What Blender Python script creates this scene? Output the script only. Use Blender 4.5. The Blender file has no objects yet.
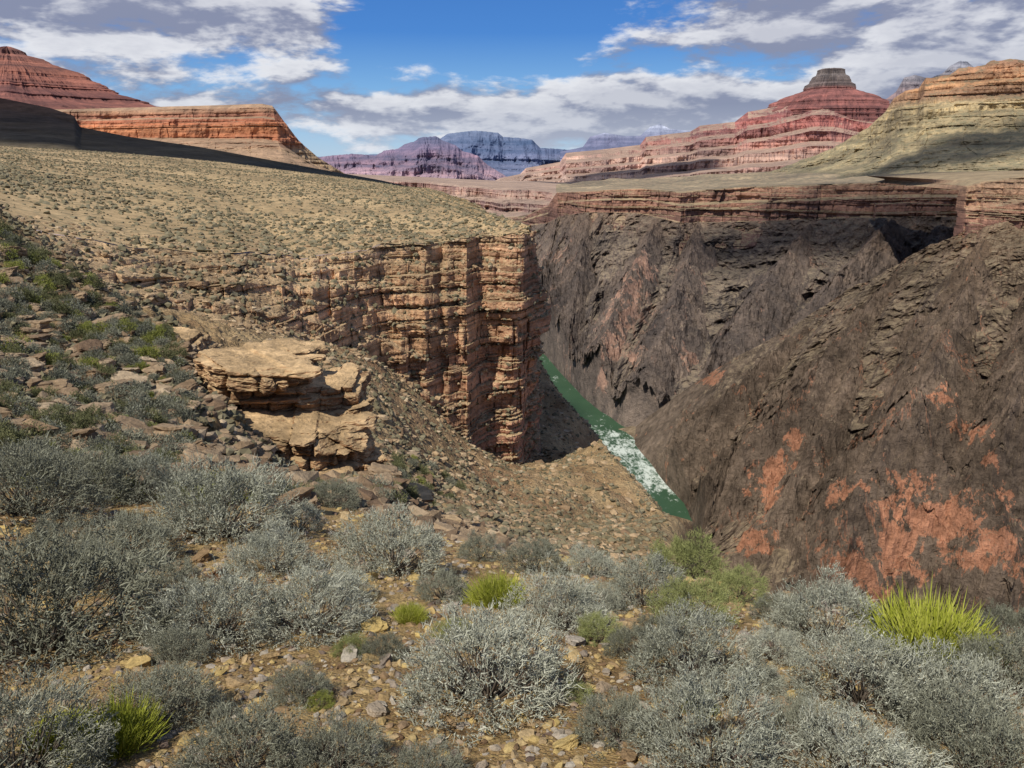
import bpy, bmesh, math, random
import numpy as np
from mathutils import Vector
rng=np.random.default_rng(7); random.seed(7)
C=bpy.context.scene.collection
F=773.0; PT=math.radians(15.8); CP,SP=math.cos(PT),math.sin(PT)
# ------------------------------------------------------------------ noise
_T=rng.random(65536).astype(np.float32)
def _h(ix,iy,iz): return _T[((ix*73856093)^(iy*19349663)^(iz*83492791)^((ix+iy*7+iz*13)>>3)*2654435)&0xFFFF]
def vn(x,y,z,lin=False):
    x=np.asarray(x,float);y=np.asarray(y,float);z=np.asarray(z,float)
    x,y,z=np.broadcast_arrays(x,y,z)
    xi=np.floor(x);yi=np.floor(y);zi=np.floor(z)
    fx=x-xi;fy=y-yi;fz=z-zi
    xi=xi.astype(np.int64);yi=yi.astype(np.int64);zi=zi.astype(np.int64)
    if not lin: fx=fx*fx*(3-2*fx);fy=fy*fy*(3-2*fy);fz=fz*fz*(3-2*fz)
    def L(a,b,t): return a+(b-a)*t
    r=L(L(L(_h(xi,yi,zi),_h(xi+1,yi,zi),fx),L(_h(xi,yi+1,zi),_h(xi+1,yi+1,zi),fx),fy),
        L(L(_h(xi,yi,zi+1),_h(xi+1,yi,zi+1),fx),L(_h(xi,yi+1,zi+1),_h(xi+1,yi+1,zi+1),fx),fy),fz)
    return r*2-1
def fbm(x,y,z,o=4,ridge=False,gain=.5,rot=True,lin=False):
    s=0;a=.5
    for i in range(o):
        n=vn(x+i*17.3,y-i*9.1,z+i*5.7,lin)
        if ridge: n=1-2*np.abs(n)
        s=s+a*n; a*=gain
        if rot: x,y=(x*.8-y*.6)*2.03,(x*.6+y*.8)*2.03
        else: x,y=x*2.03+(.22 if i%2 else -.22)*y,y*2.03
        z=z*2.03
    return s
# ------------------------------------------------------------------ coordinates
def aq(px,py):
    u=(px-512)/F; v=(384-py)/F; d=CP+v*SP
    return u/d,(-SP+v*CP)/d
def P(px,py,Y):
    a,q=aq(px,py); return (a*Y,Y,q*Y)
def PZ(px,py,z):
    a,q=aq(px,py); Y=z/q; return (a*Y,Y,z)
def onsurf(G,px,py):
    a,q=aq(px,py); x,y,z=G[...,0],G[...,1],G[...,2]
    e=(x/y-a)**2+(z/y-q)**2; k=np.argwhere(e<e.min()+2e-5); Ys=y[tuple(k.T)]; j=k[np.argmin(Ys)]
    return tuple(float(t) for t in G[j[0],j[1]])
# ------------------------------------------------------------------ mesh helpers
def mesh_from(name,V,Q=None,T=None,smooth=True):
    me=bpy.data.meshes.new(name)
    V=np.asarray(V,np.float32).reshape(-1,3)
    me.vertices.add(len(V)); me.vertices.foreach_set('co',V.ravel())
    idx=[];st=[];c=0
    if Q is not None and len(Q):
        Q=np.asarray(Q,np.int32); idx.append(Q.ravel()); st.append(np.arange(len(Q))*4+c); c+=Q.size
    if T is not None and len(T):
        T=np.asarray(T,np.int32); idx.append(T.ravel()); st.append(np.arange(len(T))*3+c); c+=T.size
    idx=np.concatenate(idx).astype(np.int32); st=np.concatenate(st).astype(np.int32)
    me.loops.add(len(idx)); me.loops.foreach_set('vertex_index',idx)
    me.polygons.add(len(st)); me.polygons.foreach_set('loop_start',st)
    me.update(calc_edges=True)
    me.polygons.foreach_set('use_smooth',np.full(len(st),smooth,bool))
    return me
def link(name,me,mat=None,parent=None):
    o=bpy.data.objects.new(name,me); C.objects.link(o)
    if mat and me and not me.materials: me.materials.append(mat)
    if parent: o.parent=parent
    return o
def grid_mesh(name,G,mat,flip=False,smooth=True):
    n,m=G.shape[:2]; i=np.arange(n*m).reshape(n,m)
    Q=np.stack([i[:-1,:-1],i[1:,:-1],i[1:,1:],i[:-1,1:]],-1).reshape(-1,4)
    if flip: Q=Q[:,::-1]
    return link(name,mesh_from(name,G.reshape(-1,3),Q,smooth=smooth),mat)
def tag(o,label=None,cat=None,group=None,kind=None):
    if label:o['label']=label
    if cat:o['category']=cat
    if group:o['group']=group
    if kind:o['kind']=kind
    return o
# ------------------------------------------------------------------ node helpers
def nd(nt,t,ins=None,**props):
    n=nt.nodes.new(t)
    for k,v in props.items(): setattr(n,k,v)
    for k,v in (ins or {}).items():
        s=n.inputs[k]
        if isinstance(v,bpy.types.NodeSocket): nt.links.new(v,s)
        else: s.default_value=v
    return n
def mth(nt,op,a,b=0.0,c=None,clamp=False):
    ins={0:a,1:b}
    if c is not None: ins[2]=c
    return nd(nt,'ShaderNodeMath',ins,operation=op,use_clamp=clamp).outputs[0]
def mapr(nt,v,a,b,c=0.0,d=1.0,smooth=False):
    return nd(nt,'ShaderNodeMapRange',{0:v,1:a,2:b,3:c,4:d},interpolation_type='SMOOTHSTEP' if smooth else 'LINEAR').outputs[0]
def mix(nt,f,a,b,bt='MIX'):
    def c(x): return (*x,1) if isinstance(x,(tuple,list)) and len(x)==3 else x
    return nd(nt,'ShaderNodeMix',{0:f,6:c(a),7:c(b)},data_type='RGBA',blend_type=bt).outputs[2]
def vsc(nt,v,s): return nd(nt,'ShaderNodeVectorMath',{0:v,1:s},operation='MULTIPLY').outputs[0]
def noise(nt,v,scale,detail=4,rough=.55,dist=0.0):
    return nd(nt,'ShaderNodeTexNoise',{'Vector':v,'Scale':scale,'Detail':detail,'Roughness':rough,'Distortion':dist}).outputs[0]
def ramp(nt,f,stops):
    r=nd(nt,'ShaderNodeValToRGB',{0:f}); e=r.color_ramp.elements
    while len(e)<len(stops): e.new(.5)
    for k,(p,c) in enumerate(stops): e[k].position=p; e[k].color=(*c,1)
    return r.outputs[0]
def newmat(name):
    m=bpy.data.materials.new(name); m.use_nodes=True; nt=m.node_tree
    b=nt.nodes['Principled BSDF']; b.inputs['Roughness'].default_value=.95
    b.inputs['Specular IOR Level'].default_value=.12
    return m,nt,b
def rockmat(name,stops,z0,z1,warp=2.,wscale=.02,flat=None,fl=(.55,.8),strata=(.01,.6),samt=.5,var=.03,vamt=.4,
            bump=1.,bscale=.5,bstr=.6,haze=0.,hazecol=(.3,.38,.55),speck=None,spots=None,spotcol=(.4,.2,.13),dike=None,famt=.3,redx=None,sp=(.22,.635,.665)):
    m,nt,b=newmat(name)
    g=nd(nt,'ShaderNodeNewGeometry'); pos=g.outputs['Position']; s=nd(nt,'ShaderNodeSeparateXYZ',{0:pos})
    nz=nd(nt,'ShaderNodeSeparateXYZ',{0:g.outputs['Normal']}).outputs[2]
    n1=noise(nt,pos,wscale,3)
    zz=mth(nt,'ADD',s.outputs[2],mth(nt,'MULTIPLY',mth(nt,'SUBTRACT',n1,.5),warp*2))
    t=mapr(nt,zz,z0,z1)
    col=ramp(nt,t,stops)
    if redx: col=mix(nt,mapr(nt,s.outputs[0],redx[0],redx[1],0,redx[2]),col,redx[3])
    st=noise(nt,vsc(nt,pos,(strata[0],strata[0],strata[1])),1.,5,.6)
    nv=noise(nt,pos,var,6,.62)
    col=mix(nt,1.,col,mix(nt,mapr(nt,st,.32,.68),(1-samt,)*3,(1+samt,)*3),'MULTIPLY')
    fine=noise(nt,pos,bscale,7,.7)
    if spots:
        acc=None
        for (c,r) in spots:
            d=nd(nt,'ShaderNodeVectorMath',{0:pos,1:c},operation='DISTANCE').outputs['Value']
            f=mapr(nt,d,0.,r,1.,0.)
            acc=f if acc is None else mth(nt,'MAXIMUM',acc,f)
        nn=noise(nt,vsc(nt,pos,(1,1,.5)),.07,8,.72,.2)
        f=mapr(nt,mth(nt,'ADD',nn,mth(nt,'MULTIPLY',acc,sp[0])),sp[1],sp[2],0,.9,True)
        col=mix(nt,f,col,spotcol)
    if dike:
        nn=noise(nt,vsc(nt,pos,(1,.7,.3)),dike[0],6,.64,.4)
        f=mapr(nt,mth(nt,'ABSOLUTE',mth(nt,'SUBTRACT',nn,.5)),0.,dike[1],.75,0,True)
        gate=mapr(nt,noise(nt,pos,dike[0]*1.1,3),.49,.55)
        col=mix(nt,mth(nt,'MULTIPLY',f,gate),col,spotcol)
    if flat:
        f=mapr(nt,mth(nt,'ADD',nz,mth(nt,'MULTIPLY',mth(nt,'SUBTRACT',fine,.5),.35)),fl[0],fl[1],0,1,True)
        col=mix(nt,f,col,flat)
    if speck:
        v=nd(nt,'ShaderNodeTexVoronoi',{'Vector':pos,'Scale':speck[0]}).outputs['Distance']
        f=mapr(nt,mth(nt,'ADD',v,mth(nt,'MULTIPLY',mth(nt,'SUBTRACT',noise(nt,pos,speck[0]*.25,3),.5),-1.2)),speck[3],speck[3]-.12,0,speck[2])
        f=mth(nt,'MULTIPLY',f,mapr(nt,nz,.45,.75))
        col=mix(nt,f,col,speck[1])
    col=mix(nt,1.,col,mix(nt,mapr(nt,nv,.3,.7),(1-vamt,)*3,(1+vamt,)*3),'MULTIPLY')
    col=mix(nt,1.,col,mix(nt,mapr(nt,fine,.3,.7),(1-famt,)*3,(1+famt,)*3),'MULTIPLY')
    if haze: col=mix(nt,haze,col,hazecol)  # aerial haze painted into the base colour, set per material
    nt.links.new(col,b.inputs['Base Color'])
    h=mth(nt,'ADD',fine,mth(nt,'MULTIPLY',st,.7))
    bp=nd(nt,'ShaderNodeBump',{'Height':h,'Distance':bump,'Strength':bstr})
    nt.links.new(bp.outputs[0],b.inputs['Normal'])
    return m
# ------------------------------------------------------------------ loft
def resample(A,B,nu):
    A=np.array(A,float);B=np.array(B,float)
    seg=np.linalg.norm(np.diff(A,axis=0),axis=1)+np.linalg.norm(np.diff(B,axis=0),axis=1)
    t=np.r_[0,np.cumsum(seg)]/2; s=np.linspace(0,t[-1],nu)
    f=lambda M:np.stack([np.interp(s,t,M[:,k]) for k in range(3)],1)
    return f(A),f(B),s
def smooth1(a,w):
    if w<2: return a
    k=np.hanning(w+2)[1:-1]; k/=k.sum()
    p=np.pad(a,((w//2,w-1-w//2),(0,0)),mode='edge')
    return np.stack([np.convolve(p[:,j],k,'valid') for j in range(a.shape[1])],1)
def raise_spurs(G,spurs):
    x,y=G[...,0],G[...,1]; z=G[...,2]
    wx=fbm(x/38,y/38,z/38,5,False,.55,lin=True); wr=fbm(x/22,y/22,z/30,5,True,.58,lin=True)
    tops=[]
    for path,kmin,slope in spurs:
        pts=[]
        for i,(px,py) in enumerate(path):
            q=np.array(onsurf(G,px,py)); t=i/(len(path)-1); k=1-(1-kmin)*math.sin(math.pi*.93*t)
            pts.append(q*k)
        tops.append((np.array(pts),slope))
    for pts,slope in tops:
        best=np.full(x.shape,-1e9)
        for a_,b_ in zip(pts[:-1],pts[1:]):
            d=b_[:2]-a_[:2]; L2=(d**2).sum()+1e-6
            t=np.clip(((x-a_[0])*d[0]+(y-a_[1])*d[1])/L2,0,1)
            dist=np.hypot(x-(a_[0]+t*d[0]),y-(a_[1]+t*d[1])); zc=a_[2]+t*(b_[2]-a_[2])
            best=np.maximum(best,zc-slope*dist*(1+.55*wx)+16*wr-4)
        z=np.maximum(z,best)
    fade=np.clip((G.shape[0]-1-np.arange(G.shape[0]))/40.,0,1)[:,None]
    G[...,2]+=(z-G[...,2])*fade
def loft(name,top,base,nu,nv,prof,mat,g=(0,100),st=(0,10),f=(0,5),gul=None,crag=None,back=None,blocks=None,topenv=.2,smw=0,zf=0,ridge=True,seed=0,kind='structure',jag=0,botenv=1.,taper=0,prof2=None,smooth=True,goff=.25,spurs=None):
    T,B,s=resample(top,base,nu)
    if smw: T=smooth1(T,smw);B=smooth1(B,smw)
    n=(B-T)[:,:2]; n/=np.linalg.norm(n,axis=1)[:,None]+1e-9
    n=smooth1(n,max(3,nu//40)); n/=np.linalg.norm(n,axis=1)[:,None]+1e-9
    tap=np.clip((T-B)[:,2]/taper,0,1)**1.3 if taper else 1.
    if jag: T[:,2]+=tap*jag*fbm(s/(jag*6),s*0+seed,s*0,5,True)
    def pf(prof):
        pr=np.array(prof,float); L=np.r_[0,np.cumsum(np.hypot(np.diff(pr[:,0]),np.diff(pr[:,1])))]
        tt=np.linspace(0,L[-1],nv); return np.interp(tt,L,pr[:,0])[:,None],np.interp(tt,L,pr[:,1])[:,None]
    h,v=pf(prof); h=h+np.zeros((1,nu)); v=v+np.zeros((1,nu))
    if prof2:
        h2,v2=pf(prof2[0]); w=np.clip((T[:,0]-prof2[1])/(prof2[2]-prof2[1]),0,1)[None]
        h=h2*(1-w)+h*w; v=v2*(1-w)+v*w
    G=np.empty((nv,nu,3)); G[...,:2]=T[None,:,:2]+h[...,None]*(B-T)[None,:,:2]; G[...,2]=T[None,:,2]+v*(B-T)[None,:,2]
    env=topenv+(1-topenv)*np.clip(v/.25,0,1)
    be=1-(1-botenv)*np.clip((v-.78)/.2,0,1)
    x,y,z=G[...,0],G[...,1],G[...,2]
    d=np.zeros_like(x)
    if g[0]: d+=g[0]*env*fbm(x/g[1]+seed,y/g[1],z/g[1]*.45,6,ridge)
    if gul:
        am,wl,vs=gul
        sg=s[None]+wl*.30*fbm(x/wl/1.3,y/wl/1.3,z/wl/1.3+seed,4,lin=True)
        e2=(topenv+(1-topenv)*np.clip(v/.3,0,1))
        d+=am*e2*(fbm(sg/wl,v*vs+seed,v*0+seed*3.1,6,True,.55,False,lin=True)-goff)
    if crag:
        am,wl,vs=crag
        sg=s[None]+wl*.3*fbm(x/wl/1.5,y/wl/1.5,z/wl/1.5+seed,3,lin=True)
        d+=am*env*(fbm(sg/wl+31,v*vs,v*0+seed,5,True,.62,False,lin=True)-.2)
    if st[0]:
        zz=z/st[1]+.25*vn(x/st[1]/6,y/st[1]/6,0)
        sv=vn(0*zz+seed,0*zz+3.3,zz)+.5*vn(0*zz+7.7,0*zz,zz*2.3)+.35*vn(0*zz+1.7,0*zz,zz*5.1)
        d+=st[0]*env*np.tanh(sv*2.2)*.8
    if f[0]: d+=f[0]*fbm(x/f[1],y/f[1],z/f[1],5,True,.6,lin=True)
    if blocks:
        th,w,am=blocks[:3]; r2=np.random.default_rng(5+seed)
        zmin,zmax=z.min()-20*th,z.max()+20*th
        zb=np.cumsum(th*(.2+2.0*r2.random(int((zmax-zmin)/th*1.6)+10)**2.2))+zmin
        ss=np.broadcast_to(s[None],x.shape)+ .2*w*vn(x/w/1.5,y/w/1.5,z/th/8)
        zw=z+th*.35*vn(x/w/6,y/w/6,0)
        li=np.searchsorted(zb,zw); li=np.clip(li,1,len(zb)-1)
        lt=(zw-zb[li-1]); hh=(zb[li]-zb[li-1])
        lo=(r2.random(len(zb)+2)*2-1)
        ww=w*(.35+1.8*r2.random(len(zb)+2)); jj=r2.random(len(zb)+2)*100
        bu=ss/ww[li]+jj[li]; bi=np.floor(bu).astype(np.int64); bt=bu-bi
        bo=_h(bi,li.astype(np.int64),bi*0+seed)*2-1; present=_h(bi,li.astype(np.int64)+9,bi*0+seed)
        zm=zw/(th*4.5)+.5*vn(x/w/4,y/w/4,seed); mi=np.floor(zm).astype(np.int64); mo=_h(mi,mi*0+3,mi*0+seed)*2-1
        cu=ss/(w*1.8)+vn(z*0,z/th/10,seed)*.15+.15*vn(x/w/3,y/w/3,z/th/12)+_h(mi,mi*0+7,mi*0)*.8; ci=np.floor(cu).astype(np.int64); ct=cu-ci
        mm=np.floor(zm/2).astype(np.int64)
        co=_h(ci,mi+11,ci*0+seed)*2-1; cc=_h(ci,mi+5,ci*0+seed)
        c2=ss/(w*3.4)+.25*vn(x/w/5,y/w/5,z/th/14)+_h(mm,mm*0+7,mm*0)*.5; c2i=np.floor(c2).astype(np.int64); c2t=c2-c2i; c2o=_h(c2i,c2i*0+2,mm+seed)*2-1; c2c=_h(c2i,c2i*0+22,mm+seed)
        k2=blocks[3] if len(blocks)>3 else 3.0
        d+=am*env*(lo[li]*1.1+mo*1.2+bo*1.0+co*1.1+c2o*k2-1.1*np.exp(-lt/(th*.09))*(.4+present)-.7*np.exp(-np.minimum(bt,1-bt)/.03)*present-1.8*cc**2*np.exp(-np.minimum(ct,1-ct)/.035)-2.*c2c**2*np.exp(-np.minimum(c2t,1-c2t)/.02))
    d=d*be*tap
    G[...,:2]+=d[...,None]*n[None]
    if zf: G[...,2]+=zf*fbm(x/f[1]/2,y/f[1]/2,0,5)*np.clip(v*4,0,1)*np.clip((1-v)*5+.2,0,1)
    if spurs:
        raise_spurs(G,spurs); R=G[-1:].copy(); R[...,2]=-348; G=np.concatenate([G,R])
    G0=G
    if back:
        bd,bz=back; k=12; rows=[]
        for i in range(k,0,-1):
            q=i/k; R=G[0].copy(); R[:,:2]-=n*bd*q; R[:,2]-=bz*q; R[:,2]+=(bz*.12)*fbm(R[:,0]/bd*3,R[:,1]/bd*3,0,3)*min(1,q*2); rows.append(R)
        G=np.concatenate([np.array(rows),G])
    o=grid_mesh(name,G,mat,smooth=smooth); tag(o,kind=kind); return o,G0
def butte(name,px,Y,prof,mat,g=(.06,1.),st=(.03,12),nu=500,nv=160,asp=1.,seed=0,smooth=True):
    pts=np.array([(r*Y/F,P(px,py,Y)[2]) for r,py in prof]); cx=P(px,150,Y)[0]; R0=pts[:,0].max()
    t=np.linspace(0,1,nv); L=np.r_[0,np.cumsum(np.hypot(*np.diff(pts,axis=0).T))]; L/=L[-1]
    r=np.interp(t,L,pts[:,0])[:,None]; z=np.interp(t,L,pts[:,1])[:,None]+np.zeros((1,nu))
    th=np.linspace(0,2*np.pi,nu)[None]
    x=np.cos(th)*r; y=np.sin(th)*r*asp
    cn,sn=np.cos(th)+0*z,np.sin(th)+0*z
    H_=pts[0,1]-pts[-1,1]
    k=g[0]*R0*fbm(cn*2.2*g[1]+seed,sn*2.2*g[1],z/H_*.8,6,True)*np.clip(r/R0*1.6+.12,0,1)
    zz=z/H_*st[1]; k=k+st[0]*R0*np.tanh(2.2*(vn(0*zz,0*zz+seed,zz)+.4*vn(0*zz,0*zz,zz*2.7)))*np.clip(r/R0*3,0,1)
    x=x+cn*k;y=y+sn*k
    G=np.stack([x+cx,y+Y,z],-1)
    G=np.concatenate([np.array([[[cx,Y,pts[0,1]+.01*H_]]*nu]),G])
    o=grid_mesh(name,G,mat,flip=True,smooth=smooth); tag(o,kind='structure'); return o
# ------------------------------------------------------------------ near terrain
ctl=[]
def cz(a,Y,z): ctl.append((a,math.log(Y),z/Y))
def cp(px,*yp):
    for py,Y in yp:
        a,q=aq(px,py); ctl.append((a,math.log(Y),q))
for a,z in ((-1.8,-1.25),(-.8,-1.45),(0,-1.6),(.8,-1.8),(1.8,-2.1)): cz(a,1.3,z)
cz(-1.6,3,-1.7);cz(-1.6,8,-1.7);cz(-1.6,25,-1.0);cz(-1.6,60,1);cz(-1.6,120,-10);cz(-1.6,300,-60)
cp(0,(700,3),(600,4.6),(500,8),(440,12),(385,20),(310,35),(222,60),(236,75),(262,100)); cz(-.66,200,-60);cz(-.66,700,-150)
cp(60,(262,55),(285,75),(300,100))
cp(130,(690,3),(560,6),(480,11),(425,18),(375,28),(312,48),(320,60),(312,80),(335,110)); cz(-.5,220,-70)
cp(200,(520,8),(470,12.5),(430,20),(390,29),(352,40),(368,52),(330,85),(325,120))
cp(300,(690,3),(565,6),(515,10),(500,16),(488,25),(490,40),(430,60),(365,90),(345,125)); cz(-.27,280,-90)
cp(380,(530,10),(508,18),(498,28),(485,48),(425,75),(374,120),(365,160))
cp(430,(555,8),(532,14),(520,26),(508,50),(468,85),(424,130),(400,180)); cz(-.1,330,-100)
cp(512,(740,2.4),(645,3.6),(592,5.5),(560,8),(552,11),(560,16),(552,30),(535,60),(510,100),(476,150),(440,220)); cz(0,450,-140);cz(-.05,700,-200)
cp(545,(548,60),(512,110),(464,170),(418,260),(376,380)); cz(.04,470,-190);cz(.04,580,-300);cz(.04,700,-345)
cp(600,(595,5.5),(570,8),(566,11),(585,18),(562,60),(525,120),(480,195),(432,280)); cz(.1,340,-160);cz(.1,450,-300);cz(.1,650,-345)
cp(640,(575,60),(538,120),(485,195)); cz(.15,250,-145);cz(.15,380,-310)
cp(668,(580,50),(548,100),(516,160)); cz(.19,220,-150);cz(.19,360,-320)
cp(692,(582,50),(550,95),(522,145)); cz(.225,190,-140);cz(.225,340,-325)
cp(700,(655,3.6),(605,5.5),(582,8),(590,12),(600,20))
cz(.30,45,-33);cz(.30,100,-85);cz(.30,200,-200);cz(.30,340,-335)
cp(860,(760,2.4),(665,3.6),(625,6),(614,8),(640,13)); cz(.45,25,-19);cz(.45,45,-38);cz(.45,100,-95);cz(.45,200,-220);cz(.45,320,-335)
cp(1010,(740,2.8),(662,4.5),(638,7),(645,10)); cz(.65,18,-14);cz(.65,45,-42);cz(.65,100,-105);cz(.65,300,-335)
cz(1.6,4,-3.4);cz(1.6,10,-8.5);cz(1.6,45,-50);cz(1.6,200,-300)
cz(.3,800,-345);cz(.8,800,-345)
ctl=np.array(ctl)
S=np.array([3.,1.])
X0=ctl[:,:2]*S; n0=len(X0)
def phi(d2): return np.where(d2>1e-12,.5*d2*np.log(d2+1e-12),0)
D=((X0[:,None]-X0[None])**2).sum(-1); K=phi(D)+np.eye(n0)*.0015
A=np.zeros((n0+3,n0+3)); A[:n0,:n0]=K; A[:n0,n0]=1; A[:n0,n0+1:]=X0; A[n0,:n0]=1; A[n0+1:,:n0]=X0.T
W=np.linalg.solve(A,np.r_[ctl[:,2],0,0,0])
NA,NL=420,420; ga=np.linspace(-2,2,NA); gl=np.linspace(.2,6.9,NL)
tab=np.empty((NA,NL))
for i,av in enumerate(ga):
    q=np.stack([np.full(NL,av)*S[0],gl],1); d2=((q[:,None]-X0[None])**2).sum(-1)
    tab[i]=phi(d2)@W[:n0]+W[n0]+q@W[n0+1:]
def Hb(x,y):
    yc=np.clip(y,1.3,900); a=np.clip(x/yc,-1.99,1.99); l=np.log(yc)
    ia=(a+2)/4*(NA-1); il=(l-.2)/6.7*(NL-1); i0=np.clip(ia.astype(int),0,NA-2); j0=np.clip(il.astype(int),0,NL-2)
    fa=ia-i0; fl=il-j0
    q=(tab[i0,j0]*(1-fa)+tab[i0+1,j0]*fa)*(1-fl)+(tab[i0,j0+1]*(1-fa)+tab[i0+1,j0+1]*fa)*fl
    return np.maximum(q*yc,-346)
def sstep(v,a,b):
    t=np.clip((v-a)/(b-a),0,1); return t*t*(3-2*t)
BR=np.array([aq(*p) for p in [(300,300),(500,330),(540,362),(552,384),(567,403),(592,430),(612,457),(640,487),(664,514),(692,521),(720,548),(760,600),(810,680),(1100,900)]])
def H(x,y):
    x=np.asarray(x,float);y=np.asarray(y,float)
    z=Hb(x,y)
    z=z+.05*fbm(x/.7,y/.7,0,5)+.10*fbm(x/3,y/3,2,3)
    a=x/np.maximum(y,1)
    hs=sstep(y,9,18)*(1-sstep(y,75,110)); left=1-sstep(a,-.22,-.05)
    left=np.maximum(left,.75*(1-sstep(a,-.04,.06))*sstep(y,24,36))
    n=fbm(x/6,y/6,5,6,True,.58)
    z=z+hs*left*.8*n
    th=.8; w=z/th+.9*vn(x/6,y/6,1)+.3*vn(x/2,y/2,4); fr=w-np.floor(w); z=z+hs*left*th*.45*(sstep(fr,.36,.5)-fr)
    z=z+hs*left*.25*fbm(x/1.1,y/1.1,8,5,True,.65,lin=True)
    far=sstep(y,35,90)
    z=z+far*(1.0*fbm(x/20,y/20,3,6,True,lin=True)+.6*fbm(x/6,y/6,6,5,True,.62,lin=True))
    z=z+sstep(y,60,130)*3.6*fbm((x*.75+y*.66)/17,(y*.75-x*.66)/70,2,5,True,.5,False,lin=True)*sstep(a,-.3,-.1)
    ql=np.interp(a,BR[:,0],BR[:,1]); lim=ql*y+.004*y*fbm(x/14,y/14,1,4)
    z=np.where((y>45)&(a>.02),np.minimum(z,lim),z)
    return z
def hit(px,py,ymin=1.6,ymax=140):
    a,q=aq(px,py); Y=np.exp(np.linspace(math.log(ymin),math.log(ymax),1500)); h=H(a*Y,Y)
    k=np.nonzero(h>=q*Y)[0]
    if len(k)==0: return None
    k=k[0]; return (a*Y[k],Y[k],h[k])
nr,na=1150,1150
Yp=np.exp(np.linspace(math.log(4.6),math.log(760),nr)); ap=np.linspace(-1.25,1.1,na)
yy=np.broadcast_to((Yp-6.)[:,None],(nr,na)); xx=ap[None]*Yp[:,None]
G=np.stack([xx,yy,H(xx,yy)],-1)
# ------------------------------------------------------------------ ground material
def ground_mat():
    m,nt,b=newmat('dry_slope_soil')
    g=nd(nt,'ShaderNodeNewGeometry'); pos=g.outputs['Position']; s=nd(nt,'ShaderNodeSeparateXYZ',{0:pos})
    nz=nd(nt,'ShaderNodeSeparateXYZ',{0:g.outputs['Normal']}).outputs[2]
    big=noise(nt,pos,1.1,8,.65)
    soil=ramp(nt,big,[(.3,(.14,.085,.045)),(.45,(.28,.18,.08)),(.58,(.42,.295,.13)),(.72,(.21,.14,.075))])
    v=nd(nt,'ShaderNodeTexVoronoi',{'Vector':pos,'Scale':60.,'Randomness':1.})
    vc=nd(nt,'ShaderNodeSeparateColor',{0:v.outputs['Color']}).outputs[0]
    st=ramp(nt,vc,[(0,(.12,.07,.04)),(.35,(.29,.19,.09)),(.6,(.44,.33,.16)),(.82,(.54,.40,.13)),(1,(.45,.40,.31))])
    near=mapr(nt,s.outputs[1],10,22,1,0)
    col=mix(nt,mth(nt,'MULTIPLY',near,mapr(nt,v.outputs['Distance'],.2,.5,.6,0)),soil,st)
    v2=nd(nt,'ShaderNodeTexVoronoi',{'Vector':pos,'Scale':2.2})
    vc2=nd(nt,'ShaderNodeSeparateColor',{0:v2.outputs['Color']}).outputs[1]
    st2=ramp(nt,vc2,[(0,(.13,.085,.05)),(.4,(.21,.15,.085)),(.75,(.30,.225,.135)),(1,(.39,.30,.195))])
    col=mix(nt,mth(nt,'MULTIPLY',mapr(nt,s.outputs[1],12,30),.65),col,st2)
    tal=ramp(nt,noise(nt,pos,.09,9,.72),[(.32,(.21,.14,.08)),(.45,(.33,.23,.125)),(.58,(.41,.305,.175)),(.75,(.31,.22,.12))])
    v4=nd(nt,'ShaderNodeTexVoronoi',{'Vector':pos,'Scale':1.3})
    vc4=nd(nt,'ShaderNodeSeparateColor',{0:v4.outputs['Color']}).outputs[1]
    tal=mix(nt,1.,tal,mix(nt,vc4,(.78,.78,.78),(1.22,1.2,1.15)),'MULTIPLY')
    rust=mapr(nt,noise(nt,pos,.03,5,.6),.5,.62); tal=mix(nt,mth(nt,'MULTIPLY',rust,.6),tal,(.30,.165,.09))
    col=mix(nt,mapr(nt,s.outputs[1],34,60),col,tal)
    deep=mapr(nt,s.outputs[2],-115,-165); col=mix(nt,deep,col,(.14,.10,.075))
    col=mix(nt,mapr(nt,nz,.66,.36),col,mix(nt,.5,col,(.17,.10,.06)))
    fine=noise(nt,pos,12.,8,.75)
    col=mix(nt,1.,col,mix(nt,mapr(nt,fine,.3,.7),(.5,)*3,(1.4,)*3),'MULTIPLY')
    nt.links.new(col,b.inputs['Base Color'])
    b1=nd(nt,'ShaderNodeBump',{'Height':mth(nt,'ADD',fine,mth(nt,'MULTIPLY',v.outputs['Distance'],-.4)),'Distance':.03,'Strength':1.})
    mid=mth(nt,'ADD',noise(nt,pos,1.1,8,.7),mth(nt,'MULTIPLY',v2.outputs['Distance'],-.5))
    b2=nd(nt,'ShaderNodeBump',{'Height':mid,'Distance':mapr(nt,s.outputs[1],10,80,.02,1.),'Strength':.8,'Normal':b1.outputs[0]})
    nt.links.new(b2.outputs[0],b.inputs['Normal'])
    return m
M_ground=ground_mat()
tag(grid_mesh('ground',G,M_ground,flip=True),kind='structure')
# ------------------------------------------------------------------ cliff (left, near)
M_cliff=rockmat('bedded_sandstone',[(0,(.27,.145,.10)),(.18,(.36,.195,.125)),(.3,(.28,.15,.095)),(.42,(.42,.24,.135)),(.55,(.33,.18,.105)),(.66,(.47,.285,.155)),(.78,(.38,.22,.125)),(.9,(.47,.31,.18)),(1,(.42,.29,.17))],
    -72,-8,warp=2.5,wscale=.03,flat=(.40,.285,.165),fl=(.5,.75),strata=(.03,1.2),samt=.55,var=.05,vamt=.38,bump=.6,bscale=.6,bstr=1.,famt=.4,redx=(-22,6,.5,(.30,.145,.098)))
rim=[(-420,200,130),(-150,206,105),(0,219,100),(60,231,106),(120,240,112),(220,254,124),(300,258,134),(350,252,142),(390,246,148),(430,242,150),(470,240,156),(488,238,162),(498,240,161),(510,236,158),(521,237,160),(529,235,165),(531,231,178),(520,229,196),(501,219,230),(470,204,320),(445,194,480),(428,188.5,720)]
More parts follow.
